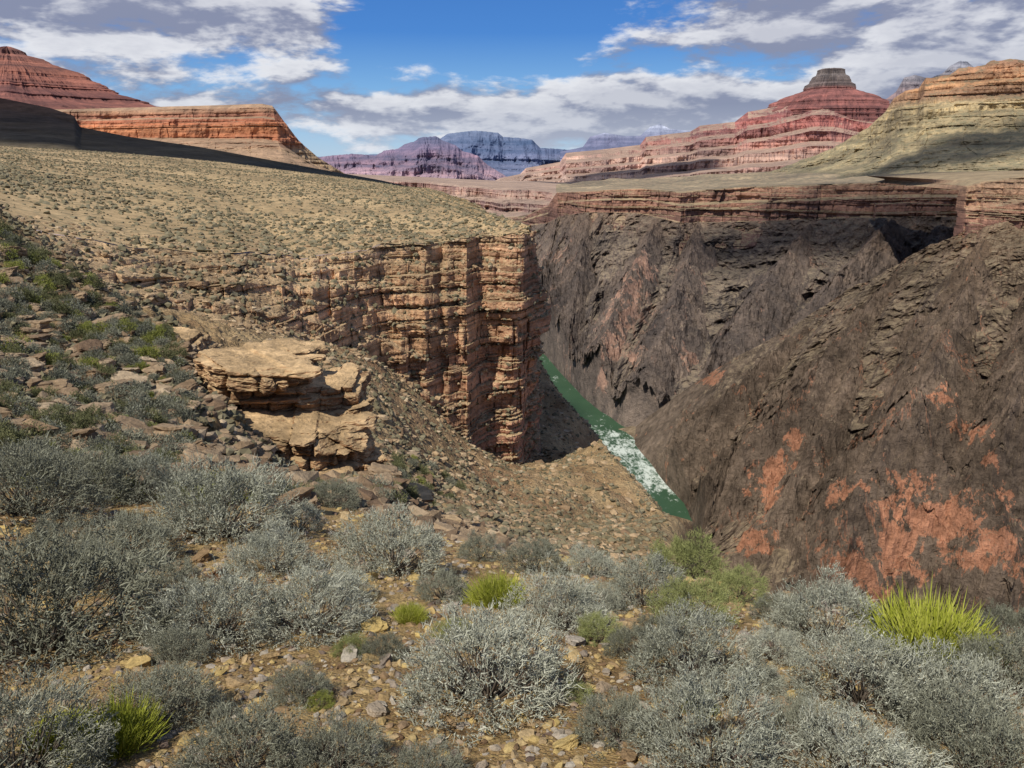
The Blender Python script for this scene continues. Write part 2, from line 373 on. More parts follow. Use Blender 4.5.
bas=[(-420,330,90),(-150,320,78),(0,345,74),(60,350,78),(120,360,84),(220,375,92),(300,385,104),(350,402,120),(385,428,128),(430,464,132),(470,488,139),(488,494,145),(498,495,147),(510,497,147),(521,494,152),(532,482,164),(538,440,186),(538,410,225),(518,370,270),(490,330,350),(455,290,500),(435,245,760)]
rimP=[P(*r) for r in rim]; basP=[P(*r) for r in bas]
rim0=np.array(rimP); bas0=np.array(basP)
Tr,Br,_s=resample(rimP,basP,420)
jt=fbm(_s/8,_s*0,_s*0+3,5,True,.65)[:,None]; dv=(Br-Tr)[:,:2]; dv/=np.linalg.norm(dv,axis=1)[:,None]
Tr[:,:2]+=dv*jt*np.clip(_s.max()-_s,0,60)[:,None]/60*3.2; Tr[:,2]+=1.5*fbm(_s/14,_s*0,_s*0+8,6,False,.62)*np.clip((_s.max()-_s)/200,.2,1)
rimP=[tuple(p) for p in Tr]; basP=[tuple(p) for p in Br]
_,Gcl=loft('cliff',rimP,basP,2800,640,[(0,0),(.06,.02),(.08,.08),(.16,.11),(.18,.21),(.27,.24),(.30,.36),(.36,.38),(.39,.53),(.45,.55),(.49,.70),(.56,.72),(.60,.87),(.67,.90),(.72,1),(1,1.12)],M_cliff,
     g=(4.5,28),f=(.8,2.2),blocks=(1.15,4.6,.64,1.0),topenv=.5,seed=3,smooth=False,
     prof2=([(0,0),(.04,.07),(.14,.10),(.16,.19),(.30,.25),(.32,.36),(.48,.45),(.50,.56),(.68,.66),(.70,.76),(.85,.86),(1,1.1)],-48,-26))
M_plat=rockmat('scrub_platform',[(0,(.33,.235,.13)),(.5,(.38,.275,.15)),(1,(.33,.24,.135))],-30,10,warp=6,flat=None,strata=(.02,.1),samt=.12,var=.02,vamt=.3,bump=.5,bscale=.35,bstr=.5,
    speck=(.6,(.19,.155,.09),.7,.45))
bk=[(-420,128,700),(-150,138,640),(0,146,600),(60,149,600),(120,153,600),(180,158,610),(230,163,620),(260,167,630),(290,171,640),(315,174,650),(340,177,660),(360,180,670),(375,182,680),(385,183.5,690),(392,185,700),(400,186,710),(410,187,720),(418,187.8,730),(427,188.3,750)]
bkP=np.array([P(*r) for r in bk])
seg=np.linalg.norm(np.diff(rim0,axis=0),axis=1)+np.linalg.norm(np.diff(bas0,axis=0),axis=1); stn=np.r_[0,np.cumsum(seg)]/2
bk19=np.stack([np.interp(stn,np.interp(np.linspace(0,1,len(bk)),np.linspace(0,1,len(stn)),stn),bkP[:,k]) for k in range(3)],1)
BK=np.stack([np.interp(_s,stn,bk19[:,k]) for k in range(3)],1)
_,Gp=loft('platform',rimP,[tuple(p) for p in BK],1100,420,[(0,0),(.02,.0),(.2,.2),(1,1)],M_plat,f=(0,12),zf=1.6)
# ------------------------------------------------------------------ dark ridge behind platform and left buttes
M_dark=rockmat('shaded_olive_slope',[(0,(.09,.075,.045)),(.5,(.075,.06,.04)),(.8,(.075,.05,.035)),(1,(.09,.05,.035))],-20,70,warp=8,strata=(.004,.15),samt=.35,var=.02,vamt=.3,bump=3,bscale=.08,bstr=.8)  # olive slope darkened: part of the cloud shade is put into these colours
tp=[(-420,60,950),(-150,85,920),(0,98,900),(50,108,890),(74,116,885),(80,127,880),(130,137,870),(200,147,860),(270,160,850),(330,171,840),(380,180,830),(412,187,820),(430,190,810)]
bb=[(-420,132,650),(-150,142,600),(0,150,560),(50,152,560),(74,154,565),(80,155,565),(130,159,575),(200,166,590),(270,174,610),(330,182,640),(380,187,680),(412,190,730),(430,192,750)]
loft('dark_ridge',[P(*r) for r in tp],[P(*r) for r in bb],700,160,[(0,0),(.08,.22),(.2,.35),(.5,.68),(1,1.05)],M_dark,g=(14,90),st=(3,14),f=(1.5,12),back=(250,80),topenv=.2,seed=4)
RED=[(0,(.36,.26,.15)),(.42,(.36,.25,.14)),(.5,(.34,.16,.09)),(.58,(.46,.17,.075)),(.7,(.50,.21,.09)),(.8,(.42,.15,.07)),(.88,(.36,.15,.085)),(.93,(.38,.2,.11)),(1,(.34,.22,.14))]
M_mesa=rockmat('red_limestone',RED,-40,125,warp=6,wscale=.004,flat=(.34,.22,.13),fl=(.7,.95),strata=(.003,.09),samt=.35,var=.01,vamt=.3,bump=6,bscale=.05,bstr=.9,haze=.04)
tp=[(-300,100,2000),(0,108,1950),(60,110,1920),(120,108,1900),(200,106,1850),(262,104,1800),(272,106,1800),(284,122,1810),(297,140,1830),(318,158,1860),(345,174,1900)]
bb=[(-300,160,1500),(0,160,1450),(60,160,1430),(120,163,1420),(200,166,1420),(262,170,1430),(290,172,1460),(310,174,1500),(330,176,1560),(345,178,1650),(362,180,1750)]
loft('red_mesa',[P(*r) for r in tp],[P(*r) for r in bb],1100,260,[(0,0),(.05,.06),(.06,.2),(.12,.24),(.15,.55),(1,1.05)],M_mesa,g=(60,230),st=(7,22),f=(6,35),back=(600,100),topenv=.3,blocks=(10,50,3.0),seed=8,smooth=False)
M_pyr=rockmat('red_shale',[(0,(.22,.12,.075)),(.3,(.24,.09,.055)),(.5,(.19,.07,.048)),(.75,(.24,.09,.052)),(1,(.19,.08,.055))],60,400,warp=10,wscale=.003,strata=(.001,.05),samt=.55,var=.006,vamt=.3,bump=8,bscale=.03,bstr=.8,haze=.05)
butte('red_butte',24,3000,[(1,47),(5,49),(9,51),(10,55),(24,59),(27,63),(48,72),(52,76),(74,92),(104,106),(146,116),(186,130)],M_pyr,g=(.20,1),st=(.012,26),seed=2,nv=260,nu=900,smooth=False)
# ------------------------------------------------------------------ inner gorge
GOR=[(0,(.165,.125,.092)),(.35,(.14,.104,.077)),(.7,(.15,.11,.08)),(.85,(.19,.13,.085)),(1,(.25,.165,.10))]
M_tap=rockmat('rim_sandstone',[(0,(.19,.10,.07)),(.3,(.29,.15,.095)),(.5,(.23,.115,.075)),(.75,(.35,.19,.11)),(1,(.36,.23,.135))],-100,-15,warp=6,wscale=.01,flat=(.28,.21,.12),fl=(.55,.8),strata=(.005,.2),samt=.4,var=.02,vamt=.35,bump=3,bscale=.12,bstr=.8,haze=.04)
rt=[(400,213,2300),(470,218,2200),(525,216,2000),(548,205,1850),(556,192,1750),(585,191,1600),(612,189,1520),(640,188,1500),(680,192,1420),(700,190,1440),(740,187,1420),(800,185,1380),(860,183,1350),(920,181,1330),(975,180,1300),(1040,180,1280),(1300,180,1250)]
rm=[(400,228,2200),(470,230,2100),(525,226,1930),(548,222,1800),(558,216,1700),(585,212,1560),(612,212,1480),(640,213,1460),(680,222,1370),(700,222,1400),(740,221,1380),(800,219,1340),(860,217,1310),(920,216,1290),(975,216,1260),(1040,216,1240),(1300,216,1210)]
WZ=-322
rb=[PZ(430,330,WZ),PZ(480,338,WZ),PZ(530,345,WZ),PZ(546,356,WZ),PZ(557,369,WZ),PZ(571,384,WZ),PZ(584,398,WZ),PZ(600,411,WZ),PZ(624,426,WZ),PZ(660,436,WZ),PZ(700,436,WZ),PZ(750,430,WZ),PZ(800,420,WZ),PZ(860,400,WZ),PZ(930,390,WZ),PZ(1040,380,WZ),PZ(1300,380,WZ)]
SW=[([(700,224),(690,262),(676,300),(660,335),(645,370),(630,402)],.925,1.2),
    ([(655,216),(638,258),(622,295),(608,330),(594,362),(586,386)],.94,1.3),
    ([(592,216),(582,258),(574,300),(566,345)],.955,1.3),
    ([(810,222),(780,262),(752,300),(728,335),(705,372)],.93,1.2),
    ([(890,220),(862,252),(835,280),(810,308)],.945,1.2)]
o_w,Gw=loft('gorge_wall',[P(*r) for r in rm],rb,1700,660,[(0,0),(.10,.2),(1,1.02)],None,gul=(150,260,.6),crag=(44,70,3.5),f=(24,38),zf=6,topenv=.15,seed=6,botenv=.05,smooth=False,spurs=SW)
_,Gr=loft('rim_cliff',[P(*r) for r in rt],[P(*r) for r in rm],2200,220,[(0,0),(.15,.03),(.2,.4),(.55,.47),(.62,1),(1.3,1.35),(2.,2.2)],M_tap,g=(38,130),f=(3,14),blocks=(7,24,2.6),topenv=.7,seed=9,smooth=False)
M_fplat=rockmat('far_platform',[(0,(.27,.20,.12)),(1,(.30,.23,.13))],-80,20,warp=10,strata=(.003,.05),samt=.2,var=.006,vamt=.35,bump=4,bscale=.04,bstr=.7,haze=.06,speck=(.09,(.12,.11,.065),.6,.5))
fb=[(556,186,2300),(585,182,2900),(612,180,3100),(640,179,3300),(680,177,3200),(700,175,3100),(740,173,3000),(800,170,2800),(860,168,2600),(920,165,2500),(975,160,2400),(1040,155,2300),(1300,150,2200)]
loft('far_platform',[P(*r) for r in rt[4:]],[P(*r) for r in fb],600,200,[(0,0),(1,1)],M_fplat,f=(0,60),zf=12)
nt_=[PZ(618,429,-321),P(636,425,930),P(662,407,905),P(698,381,895),P(736,355,890),P(790,330,882),P(850,288,880),P(905,262,865),P(962,232,830),P(1024,222,790),P(1200,218,740),P(1500,215,700)]
nb_=[PZ(622,434,WZ),PZ(634,446,WZ),PZ(649,463,WZ),PZ(665,484,WZ),PZ(684,504,WZ),PZ(694,526,WZ),PZ(694,570,WZ),PZ(686,640,WZ),PZ(775,700,WZ),PZ(960,720,WZ),PZ(1200,720,WZ),PZ(1500,720,WZ)]
SN=[([(805,328),(768,360),(732,392),(702,424),(678,456)],.945,1.2),
    ([(905,264),(870,310),(835,352),(798,392),(762,434),(728,478),(712,508)],.93,1.25),
    ([(985,240),(962,300),(935,355),(905,412),(872,468),(842,525),(820,560)],.92,1.25),
    ([(1045,240),(1035,330),(1015,405),(990,480),(965,545)],.925,1.3),
    ([(860,330),(850,370),(835,410),(812,450),(785,500),(770,535)],.95,1.35),
    ([(950,390),(935,435),(918,480),(900,530)],.96,1.35)]
o_n,Gn=loft('gorge_ridge',nt_,nb_,1700,900,[(0,0),(.5,.46),(1,1.0)],None,gul=(80,150,.6),crag=(34,46,4.),f=(18,28),zf=5,back=(260,170),topenv=.25,seed=12,jag=9,botenv=.03,taper=210,smooth=False,goff=.3,spurs=SN)
def spots_on(G,L): return [(onsurf(G,px,py),r) for px,py,r in L]
M_gorge=rockmat('dark_schist',GOR,-330,-20,warp=25,wscale=.01,flat=(.24,.185,.12),fl=(.78,1.),strata=(.03,.015),samt=.35,var=.014,vamt=.4,bump=8,bscale=.11,bstr=1.,famt=.5,
   spots=spots_on(Gn,[(870,568,36),(900,545,38),(930,515,46),(965,510,38),(992,540,38),(775,470,30),(765,500,28),(750,535,28),(795,440,20),(835,482,28),(700,358,30),(715,375,20),(955,400,24),(972,432,24),(985,455,18)]),dike=(.014,.007),spotcol=(.41,.195,.115),sp=(.26,.64,.66))
M_gorge2=rockmat('dark_schist_far',GOR,-330,-60,warp=25,wscale=.01,flat=(.24,.185,.12),fl=(.78,1.),strata=(.02,.008),samt=.35,var=.009,vamt=.4,bump=13,bscale=.06,bstr=1.,haze=.05,famt=.5,
   spots=spots_on(Gw,[(645,262,60),(636,290,60),(628,318,60),(622,345,50),(690,355,36),(560,250,50),(600,380,30)]),dike=(.010,.008),spotcol=(.40,.24,.165),sp=(.25,.64,.665))
o_w.data.materials.append(M_gorge2); o_n.data.materials.append(M_gorge)
tb_=[(958,190,850),(966,186,830),(985,181,815),(1024,176,790),(1200,172,740),(1500,170,700)]
tc_=[(955,240,835),(963,240,812),(985,236,795),(1024,230,765),(1200,226,715),(1500,220,680)]
loft('rim_block',[P(*r) for r in tb_],[P(*r) for r in tc_],900,240,[(0,0),(.15,.02),(.22,.4),(.55,.48),(.62,1),(1.2,1.5)],M_tap,g=(14,50),f=(2,10),blocks=(3.5,12,1.6),back=(420,0),topenv=.5,seed=15,smooth=False)
# ------------------------------------------------------------------ right shoulder, temple, far mesas
M_sh=rockmat('tan_shoulder',[(0,(.25,.20,.11)),(.4,(.33,.255,.13)),(.6,(.35,.265,.135)),(.68,(.34,.19,.10)),(.78,(.44,.24,.11)),(.88,(.38,.20,.10)),(1,(.34,.19,.11))],-40,260,warp=12,wscale=.004,flat=None,strata=(.002,.06),samt=.45,var=.006,vamt=.35,bump=6,bscale=.04,bstr=.9,haze=.05,speck=(.07,(.15,.14,.075),.6,.55))
tp=[(640,186,3200),(700,182,2900),(770,172,2700),(830,150,2500),(868,128,2350),(885,113,2270),(893,100,2240),(905,92,2200),(918,90,2180),(925,80,2150),(950,76,2080),(958,70,2080),(985,66,2050),(990,62,2050),(1010,60,2010),(1024,62,2000),(1300,40,1900)]
bb=[(640,188,2400),(700,187.5,2000),(770,186,1800),(830,184,1650),(868,183,1580),(885,182.5,1550),(893,182,1540),(905,182,1520),(918,182,1510),(925,181.5,1500),(950,181,1475),(958,181,1470),(985,181,1445),(990,181,1440),(1010,181,1420),(1024,180.5,1400),(1300,180,1300)]
loft('tan_shoulder',[P(*r) for r in tp],[P(*r) for r in bb],1100,360,[(0,0),(.02,.03),(.03,.17),(.09,.20),(.10,.32),(.17,.36),(.18,.44),(.5,.72),(1,1.0)],M_sh,g=(30,120),gul=(100,260,.3),crag=(26,80,1.),st=(8,26),f=(10,40),back=(900,40),topenv=.35,blocks=(14,50,3.6),seed=21,smooth=False,jag=3)
M_temple=rockmat('red_temple',[(0,(.40,.28,.21)),(.12,(.46,.32,.24)),(.2,(.36,.21,.16)),(.27,(.46,.30,.22)),(.36,(.38,.20,.145)),(.46,(.27,.105,.075)),(.6,(.28,.09,.065)),(.8,(.22,.075,.06)),(1,(.19,.085,.068))],-150,520,warp=18,wscale=.0015,flat=(.34,.23,.155),fl=(.75,.97),strata=(.0006,.03),samt=.65,var=.003,vamt=.3,bump=15,bscale=.015,bstr=.8,haze=.11,hazecol=(.34,.31,.42))
tp=[(440,194,6500),(480,188,6000),(500,178,5800),(520,174,5750),(526,168,5700),(560,162,5700),(566,153,5600),(600,150,5500),(640,145,5500),(646,137,5500),(690,132,5400),(700,126,5400),(735,122,5300),(748,112,5200),(772,108,5200),(790,102,5200),(803,97,5200),(812,94,5200),(834,94,5200),(845,97,5200),(862,102,5200),(885,106,5200),(900,114,5200),(960,118,5400),(1100,120,5600)]
bb=[(r[0],max(190,205-(r[0]-440)*.05),max(3200,4200-(r[0]-440)*3.5)) for r in tp]
loft('red_temple_ridge',[P(*r) for r in tp],[P(*r) for r in bb],1600,460,[(0,0),(.07,.12),(.075,.22),(.18,.30),(.185,.42),(.28,.48),(.285,.58),(.44,.64),(.445,.75),(.68,.80),(.685,.90),(1,1.02)],M_temple,g=(60,300),gul=(320,460,.25),crag=(70,170,.8),st=(20,60),f=(20,90),back=(1500,300),topenv=.3,seed=25,smooth=False)
M_cap=rockmat('cap_rock',[(0,(.20,.075,.06)),(.12,(.19,.075,.06)),(.2,(.11,.08,.07)),(.5,(.13,.11,.10)),(.75,(.11,.09,.08)),(1,(.08,.07,.065))],430,640,warp=8,wscale=.003,strata=(.002,.06),samt=.5,var=.01,vamt=.4,bump=10,bscale=.02,bstr=.9,haze=.06,hazecol=(.33,.32,.42))
butte('temple_cap',823,5150,[(8,69),(10,70),(11,75),(14,77),(15,83),(18,85),(19,90),(28,94),(38,98),(46,103),(54,112),(60,130)],M_cap,g=(.12,3.2),st=(.015,22),seed=5,nv=220,nu=700,smooth=False)
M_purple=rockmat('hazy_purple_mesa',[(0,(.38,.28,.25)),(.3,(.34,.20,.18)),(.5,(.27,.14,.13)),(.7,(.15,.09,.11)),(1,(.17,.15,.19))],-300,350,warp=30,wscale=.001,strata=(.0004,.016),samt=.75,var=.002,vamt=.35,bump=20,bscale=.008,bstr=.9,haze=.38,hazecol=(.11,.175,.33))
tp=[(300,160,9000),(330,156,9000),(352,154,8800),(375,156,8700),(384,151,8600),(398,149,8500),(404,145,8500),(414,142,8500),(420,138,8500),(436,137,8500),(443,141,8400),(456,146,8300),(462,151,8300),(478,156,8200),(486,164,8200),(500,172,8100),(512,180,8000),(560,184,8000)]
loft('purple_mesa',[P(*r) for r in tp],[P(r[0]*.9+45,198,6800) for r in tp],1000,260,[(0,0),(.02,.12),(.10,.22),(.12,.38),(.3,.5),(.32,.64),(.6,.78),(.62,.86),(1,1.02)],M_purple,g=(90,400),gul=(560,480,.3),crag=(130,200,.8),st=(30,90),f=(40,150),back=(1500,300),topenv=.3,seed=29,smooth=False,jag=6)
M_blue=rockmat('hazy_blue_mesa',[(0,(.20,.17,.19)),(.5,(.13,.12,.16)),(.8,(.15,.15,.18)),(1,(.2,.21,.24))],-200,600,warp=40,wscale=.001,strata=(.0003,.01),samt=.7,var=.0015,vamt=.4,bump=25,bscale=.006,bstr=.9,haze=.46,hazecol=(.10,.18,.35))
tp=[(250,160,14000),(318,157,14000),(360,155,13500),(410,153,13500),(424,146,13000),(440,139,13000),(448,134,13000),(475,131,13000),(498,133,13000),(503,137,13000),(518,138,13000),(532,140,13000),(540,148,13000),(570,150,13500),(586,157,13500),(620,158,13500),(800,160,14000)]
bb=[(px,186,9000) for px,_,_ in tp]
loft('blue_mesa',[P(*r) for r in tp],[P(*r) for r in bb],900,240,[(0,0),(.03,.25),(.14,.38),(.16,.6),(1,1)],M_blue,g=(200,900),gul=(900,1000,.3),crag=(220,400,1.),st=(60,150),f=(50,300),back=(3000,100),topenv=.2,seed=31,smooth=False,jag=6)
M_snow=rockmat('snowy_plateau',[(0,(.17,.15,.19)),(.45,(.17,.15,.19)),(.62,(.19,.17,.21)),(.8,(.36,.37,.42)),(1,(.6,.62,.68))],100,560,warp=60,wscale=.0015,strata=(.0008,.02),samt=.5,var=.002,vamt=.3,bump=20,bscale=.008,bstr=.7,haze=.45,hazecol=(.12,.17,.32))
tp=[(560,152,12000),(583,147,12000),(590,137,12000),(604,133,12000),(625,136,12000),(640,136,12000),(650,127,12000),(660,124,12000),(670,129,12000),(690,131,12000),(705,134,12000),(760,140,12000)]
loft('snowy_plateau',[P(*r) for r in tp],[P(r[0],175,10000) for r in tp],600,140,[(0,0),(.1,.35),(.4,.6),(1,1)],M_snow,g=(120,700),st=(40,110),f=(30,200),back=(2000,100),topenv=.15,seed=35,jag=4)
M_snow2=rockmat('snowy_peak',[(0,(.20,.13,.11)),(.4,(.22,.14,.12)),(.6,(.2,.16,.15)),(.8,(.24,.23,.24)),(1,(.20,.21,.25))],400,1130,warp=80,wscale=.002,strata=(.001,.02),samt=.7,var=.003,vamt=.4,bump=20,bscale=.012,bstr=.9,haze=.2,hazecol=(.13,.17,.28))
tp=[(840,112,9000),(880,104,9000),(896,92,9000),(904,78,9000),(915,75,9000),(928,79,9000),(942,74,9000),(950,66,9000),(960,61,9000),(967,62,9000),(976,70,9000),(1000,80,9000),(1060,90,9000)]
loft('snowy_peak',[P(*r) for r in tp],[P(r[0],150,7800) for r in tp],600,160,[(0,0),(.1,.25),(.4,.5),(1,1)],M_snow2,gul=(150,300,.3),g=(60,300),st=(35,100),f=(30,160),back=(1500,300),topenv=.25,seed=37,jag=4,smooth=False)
M_floor=rockmat('canyon_floor',[(0,(.25,.17,.13)),(1,(.28,.20,.14))],-360,-330,var=.0008,vamt=.3,bscale=.004,bump=20,haze=.3,hazecol=(.25,.27,.38))
g2=np.stack(np.meshgrid(np.linspace(-40000,40000,120),np.linspace(-3000,60000,120)),-1); zz=np.full(g2.shape[:2]+(1,),-350.)
tag(grid_mesh('canyon_floor',np.concatenate([g2,zz],-1),M_floor,flip=True),kind='structure')
M_low=rockmat('layered_low_cliffs',[(0,(.22,.13,.105)),(.3,(.34,.20,.15)),(.45,(.24,.13,.10)),(.6,(.40,.25,.18)),(.8,(.28,.15,.115)),(1,(.36,.25,.17))],-190,-60,warp=10,wscale=.002,flat=(.34,.24,.165),fl=(.6,.85),strata=(.001,.06),samt=.5,var=.004,vamt=.3,bump=10,bscale=.02,bstr=.8,haze=.12,hazecol=(.34,.30,.40))
tp=[(250,174,5000),(340,176,4800),(420,181,4200),(455,184,3600),(490,187,3300),(530,188,3100),(570,191,3000),(700,195,3000)]
loft('low_cliffs',[P(*r) for r in tp],[P(r[0],r[1]+52,r[2]*.8) for r in tp],1200,320,[(0,0),(.10,.04),(.11,.25),(.30,.32),(.31,.52),(.52,.58),(.53,.82),(.8,.88),(.82,1),(1,1.05)],M_low,g=(60,200),gul=(230,300,.3),st=(14,26),f=(12,60),back=(1500,0),topenv=.5,blocks=(15,60,4),seed=41,smooth=False)
# ------------------------------------------------------------------ river
m,nt,b=newmat('green_river'); g=nd(nt,'ShaderNodeNewGeometry'); pos=g.outputs['Position']
s=nd(nt,'ShaderNodeSeparateXYZ',{0:pos})
n=noise(nt,vsc(nt,pos,(1,.45,1)),.17,10,.78,0.)
patch=noise(nt,pos,.022,3,.6)
zone=mth(nt,'MULTIPLY',mapr(nt,s.outputs[1],695,750),mapr(nt,s.outputs[1],985,900))
foam=mapr(nt,mth(nt,'ADD',mth(nt,'ADD',n,mth(nt,'MULTIPLY',zone,.17)),mth(nt,'MULTIPLY',mth(nt,'SUBTRACT',patch,.5),.5)),.62,.74)
col=mix(nt,mth(nt,'MULTIPLY',foam,.85),mix(nt,noise(nt,pos,.03,3),(.025,.06,.032),(.05,.10,.055)),(.62,.68,.62))
nt.links.new(col,b.inputs['Base Color']); b.inputs['Roughness'].default_value=.45
bp=nd(nt,'ShaderNodeBump',{'Height':n,'Distance':.6,'Strength':.6}); nt.links.new(bp.outputs[0],b.inputs['Normal'])
cl=[PZ(560,760,-321),PZ(600,640,-321),PZ(640,560,-321),PZ(668,518,-321),PZ(652,487,-321),PZ(625,455,-321),PZ(592,417,-321),PZ(563,388,-321),PZ(548,366,-321),PZ(535,350,-321),PZ(480,340,-321)]
loft('river',[(p[0]+60,p[1]+25,-321) for p in cl],[(p[0]-80,p[1]-60,-321) for p in cl],300,40,[(0,0),(1,1)],m,smw=15)
# ------------------------------------------------------------------ clouds placed out of view to throw the shadows
SUN=Vector((-.34,-.48,.76)).normalized()
mc,nt,b=newmat('shadow_cloud'); nt.links.new(mix(nt,noise(nt,nd(nt,'ShaderNodeNewGeometry').outputs['Position'],.004,5),(.7,.7,.72),(.85,.85,.85)),b.inputs['Base Color'])
b.inputs['Alpha'].default_value=.62
def ico(sub):
    bm=bmesh.new(); bmesh.ops.create_icosphere(bm,subdivisions=sub,radius=1)
    V=np.array([v.co[:] for v in bm.verts]); T=np.array([[v.index for v in f.verts] for f in bm.faces]); bm.free(); return V,T
V5,T5=ico(5); V2,T2=ico(2); V1,T1=ico(1); V4,T4=ico(4); V6,T6=ico(6)
def shadow_cloud(c,rx,ry,seed,Hh=5000):
    c=np.array(c)+np.array(SUN)*(Hh/SUN.z)
    k=1+.55*fbm(V5[:,0]*1.6+seed,V5[:,1]*1.6,V5[:,2]*.8,5)
    V=V5*k[:,None]*np.array([rx,ry,90.])+c
    tag(link('shadow_cloud',mesh_from('shadow_cloud',V,T=T5),mc),kind='structure')
shadow_cloud(P(90,140,800),310,160,1,3500); shadow_cloud(P(335,177,790),75,90,3,3500); shadow_cloud(P(850,228,1290),250,105,5,10000); shadow_cloud(P(1010,150,1650),300,130,9,8000)
shadow_cloud(P(620,170,4300),500,300,12,8000)
# ------------------------------------------------------------------ vegetation
def tubes(P0,P1,P2,r0,r1):
    n=len(P0); d=P2-P0; d/=np.linalg.norm(d,axis=1)[:,None]+1e-9
    up=np.where(np.abs(d[:,2:3])>.9,[[1.,0,0]],[[0,0,1.]]); a=np.cross(d,up); a/=np.linalg.norm(a,axis=1)[:,None]+1e-9; b=np.cross(d,a)
    Vs=[]
    for Pn,r in ((P0,r0),(P1,r1)):
        for k in range(3):
            t=k*2*math.pi/3; Vs.append(Pn+(a*math.cos(t)+b*math.sin(t))*np.reshape(r,(-1,1)))
    Vs.append(P2); V=np.stack(Vs,1).reshape(-1,3)
    o=(np.arange(n)*7)[:,None]
    Q=np.concatenate([o+np.array([[k,(k+1)%3,3+(k+1)%3,3+k]]) for k in range(3)])
    T=np.concatenate([o+np.array([[3+k,3+(k+1)%3,6]]) for k in range(3)])
    return V,Q,T
def leaves(Pc,size,r):
    n=len(Pc); a=r.normal(size=(n,3)); a/=np.linalg.norm(a,axis=1)[:,None]; b=np.cross(a,r.normal(size=(n,3))); b/=np.linalg.norm(b,axis=1)[:,None]
    s=size[:,None]; V=np.stack([Pc-a*s,Pc+b*s*.45,Pc+a*s,Pc-b*s*.45],1).reshape(-1,3)
    return V,np.arange(n*4).reshape(-1,4)
def dome(n,r,lo,hi,lump,la=.32):
    d=r.normal(size=(n,3)); d[:,2]=np.abs(d[:,2])*1.0+.02; d/=np.linalg.norm(d,axis=1)[:,None]
    q=lo+(hi-lo)*r.random(n)**.6
    k=q*(1+la*fbm(d[:,0]*2.2+lump,d[:,1]*2.2,d[:,2]*2.2,4))
    return d,d*k[:,None]*np.array([.5,.5,.52])+np.array([0,0,.02])
def twig_bush(seed,nt1=5200,nl=10000,thick=.0026):
    r=np.random.default_rng(seed); lump=seed*3.7
    d,e=dome(60,r,.55,.92,lump,.5); n=len(e); z=np.zeros((n,3)); m=e*.5+r.normal(size=(n,3))*.03; m[:,2]-=.03
    BV,BQ,BT=tubes(z,m,e,np.full(n,.011),np.full(n,.006))
    nc=300; dc,c0=dome(nc,r,.55,.97,lump,.5)
    ci=r.integers(0,nc,nt1)
    s2=c0[ci]+r.normal(size=(nt1,3))*.026
    dr=dc[ci]*.7+r.normal(size=(nt1,3))*.48; dr[:,2]+=.30; dr/=np.linalg.norm(dr,axis=1)[:,None]
    L=(.03+.055*r.random(nt1)**1.3)[:,None]
    s2[:,2]=np.maximum(s2[:,2],.0)
    p2=s2+dr*L; p1=s2+dr*L*.5+r.normal(size=(nt1,3))*.006
    TV,TQ,TT=tubes(s2,p1,p2,np.full(nt1,thick),np.full(nt1,thick*.75))
    idx=r.integers(0,nt1,nl); t=r.random(nl)[:,None]
    LV,LQ=leaves(s2[idx]+(p2-s2)[idx]*t+r.normal(size=(nl,3))*.006,.004+.006*r.random(nl),r)
    V=np.concatenate([TV,LV]); Q=np.concatenate([TQ,LQ+len(TV)])
    return mesh_from('branches',BV,BQ,BT),mesh_from('foliage',V,Q,TT,smooth=False)
def broom_bush(seed,n=2600):
    r=np.random.default_rng(seed); ph=r.random(n)*2*math.pi; ti=r.random(n)**.6*1.2
    d=np.stack([np.cos(ph)*np.sin(ti),np.sin(ph)*np.sin(ti),np.cos(ti)],1); b0=np.stack([np.cos(ph),np.sin(ph),0*ph],1)*.18*r.random(n)[:,None]
    L=(.08+.17*r.random(n))[:,None]; st=d*(.40*r.random(n)[:,None]**.8)
    p0=b0+st*.85; p2=p0+(d*.8+np.array([0,0,.3]))*L+r.normal(size=(n,3))*.035; p1=(p0+p2)/2+r.normal(size=(n,3))*.012
    V,Q,T=tubes(p0,p1,p2,np.full(n,.0038),np.full(n,.0034))
    bi=r.integers(0,n,30); BV,BQ,BT=tubes(b0[bi]*.2,b0[bi]+d[bi]*.1,b0[bi]+d[bi]*.3,np.full(30,.012),np.full(30,.008))
    return mesh_from('branches',BV,BQ,BT),mesh_from('foliage',V,Q,T,smooth=False)
def leafmat(name,cols,tr=.15):
    m,nt,b=newmat(name); oi=nd(nt,'ShaderNodeObjectInfo'); g=nd(nt,'ShaderNodeNewGeometry')
    t=mth(nt,'ADD',mth(nt,'MULTIPLY',g.outputs['Random Per Island'],.7),mth(nt,'MULTIPLY',oi.outputs['Random'],.3))
    c=ramp(nt,t,[(k/(len(cols)-1),cc) for k,cc in enumerate(cols)])
    nt.links.new(c,b.inputs['Base Color']); b.inputs['Roughness'].default_value=.8
    return m
M_wood=leafmat('bare_wood',[(.06,.05,.04),(.10,.08,.06),(.15,.12,.09)])
M_grey=leafmat('silver_twigs',[(.115,.115,.085),(.25,.255,.195),(.37,.38,.30),(.54,.54,.44)])
M_greyd=leafmat('dull_grey_twigs',[(.07,.07,.048),(.15,.152,.11),(.245,.25,.185),(.36,.36,.275)])
M_olive=leafmat('olive_twigs',[(.12,.13,.05),(.20,.22,.08),(.29,.31,.12),(.37,.37,.19)])
M_green=leafmat('yellow_green_stems',[(.15,.165,.02),(.26,.29,.03),(.35,.37,.06),(.42,.40,.12)])
M_mid=leafmat('fresh_green_twigs',[(.12,.13,.03),(.20,.225,.045),(.29,.31,.075),(.38,.37,.16)])
tw=[twig_bush(k) for k in range(11,17)]; br=[broom_bush(k) for k in range(3)]
GB='grey twiggy bushes on the foreground slope'
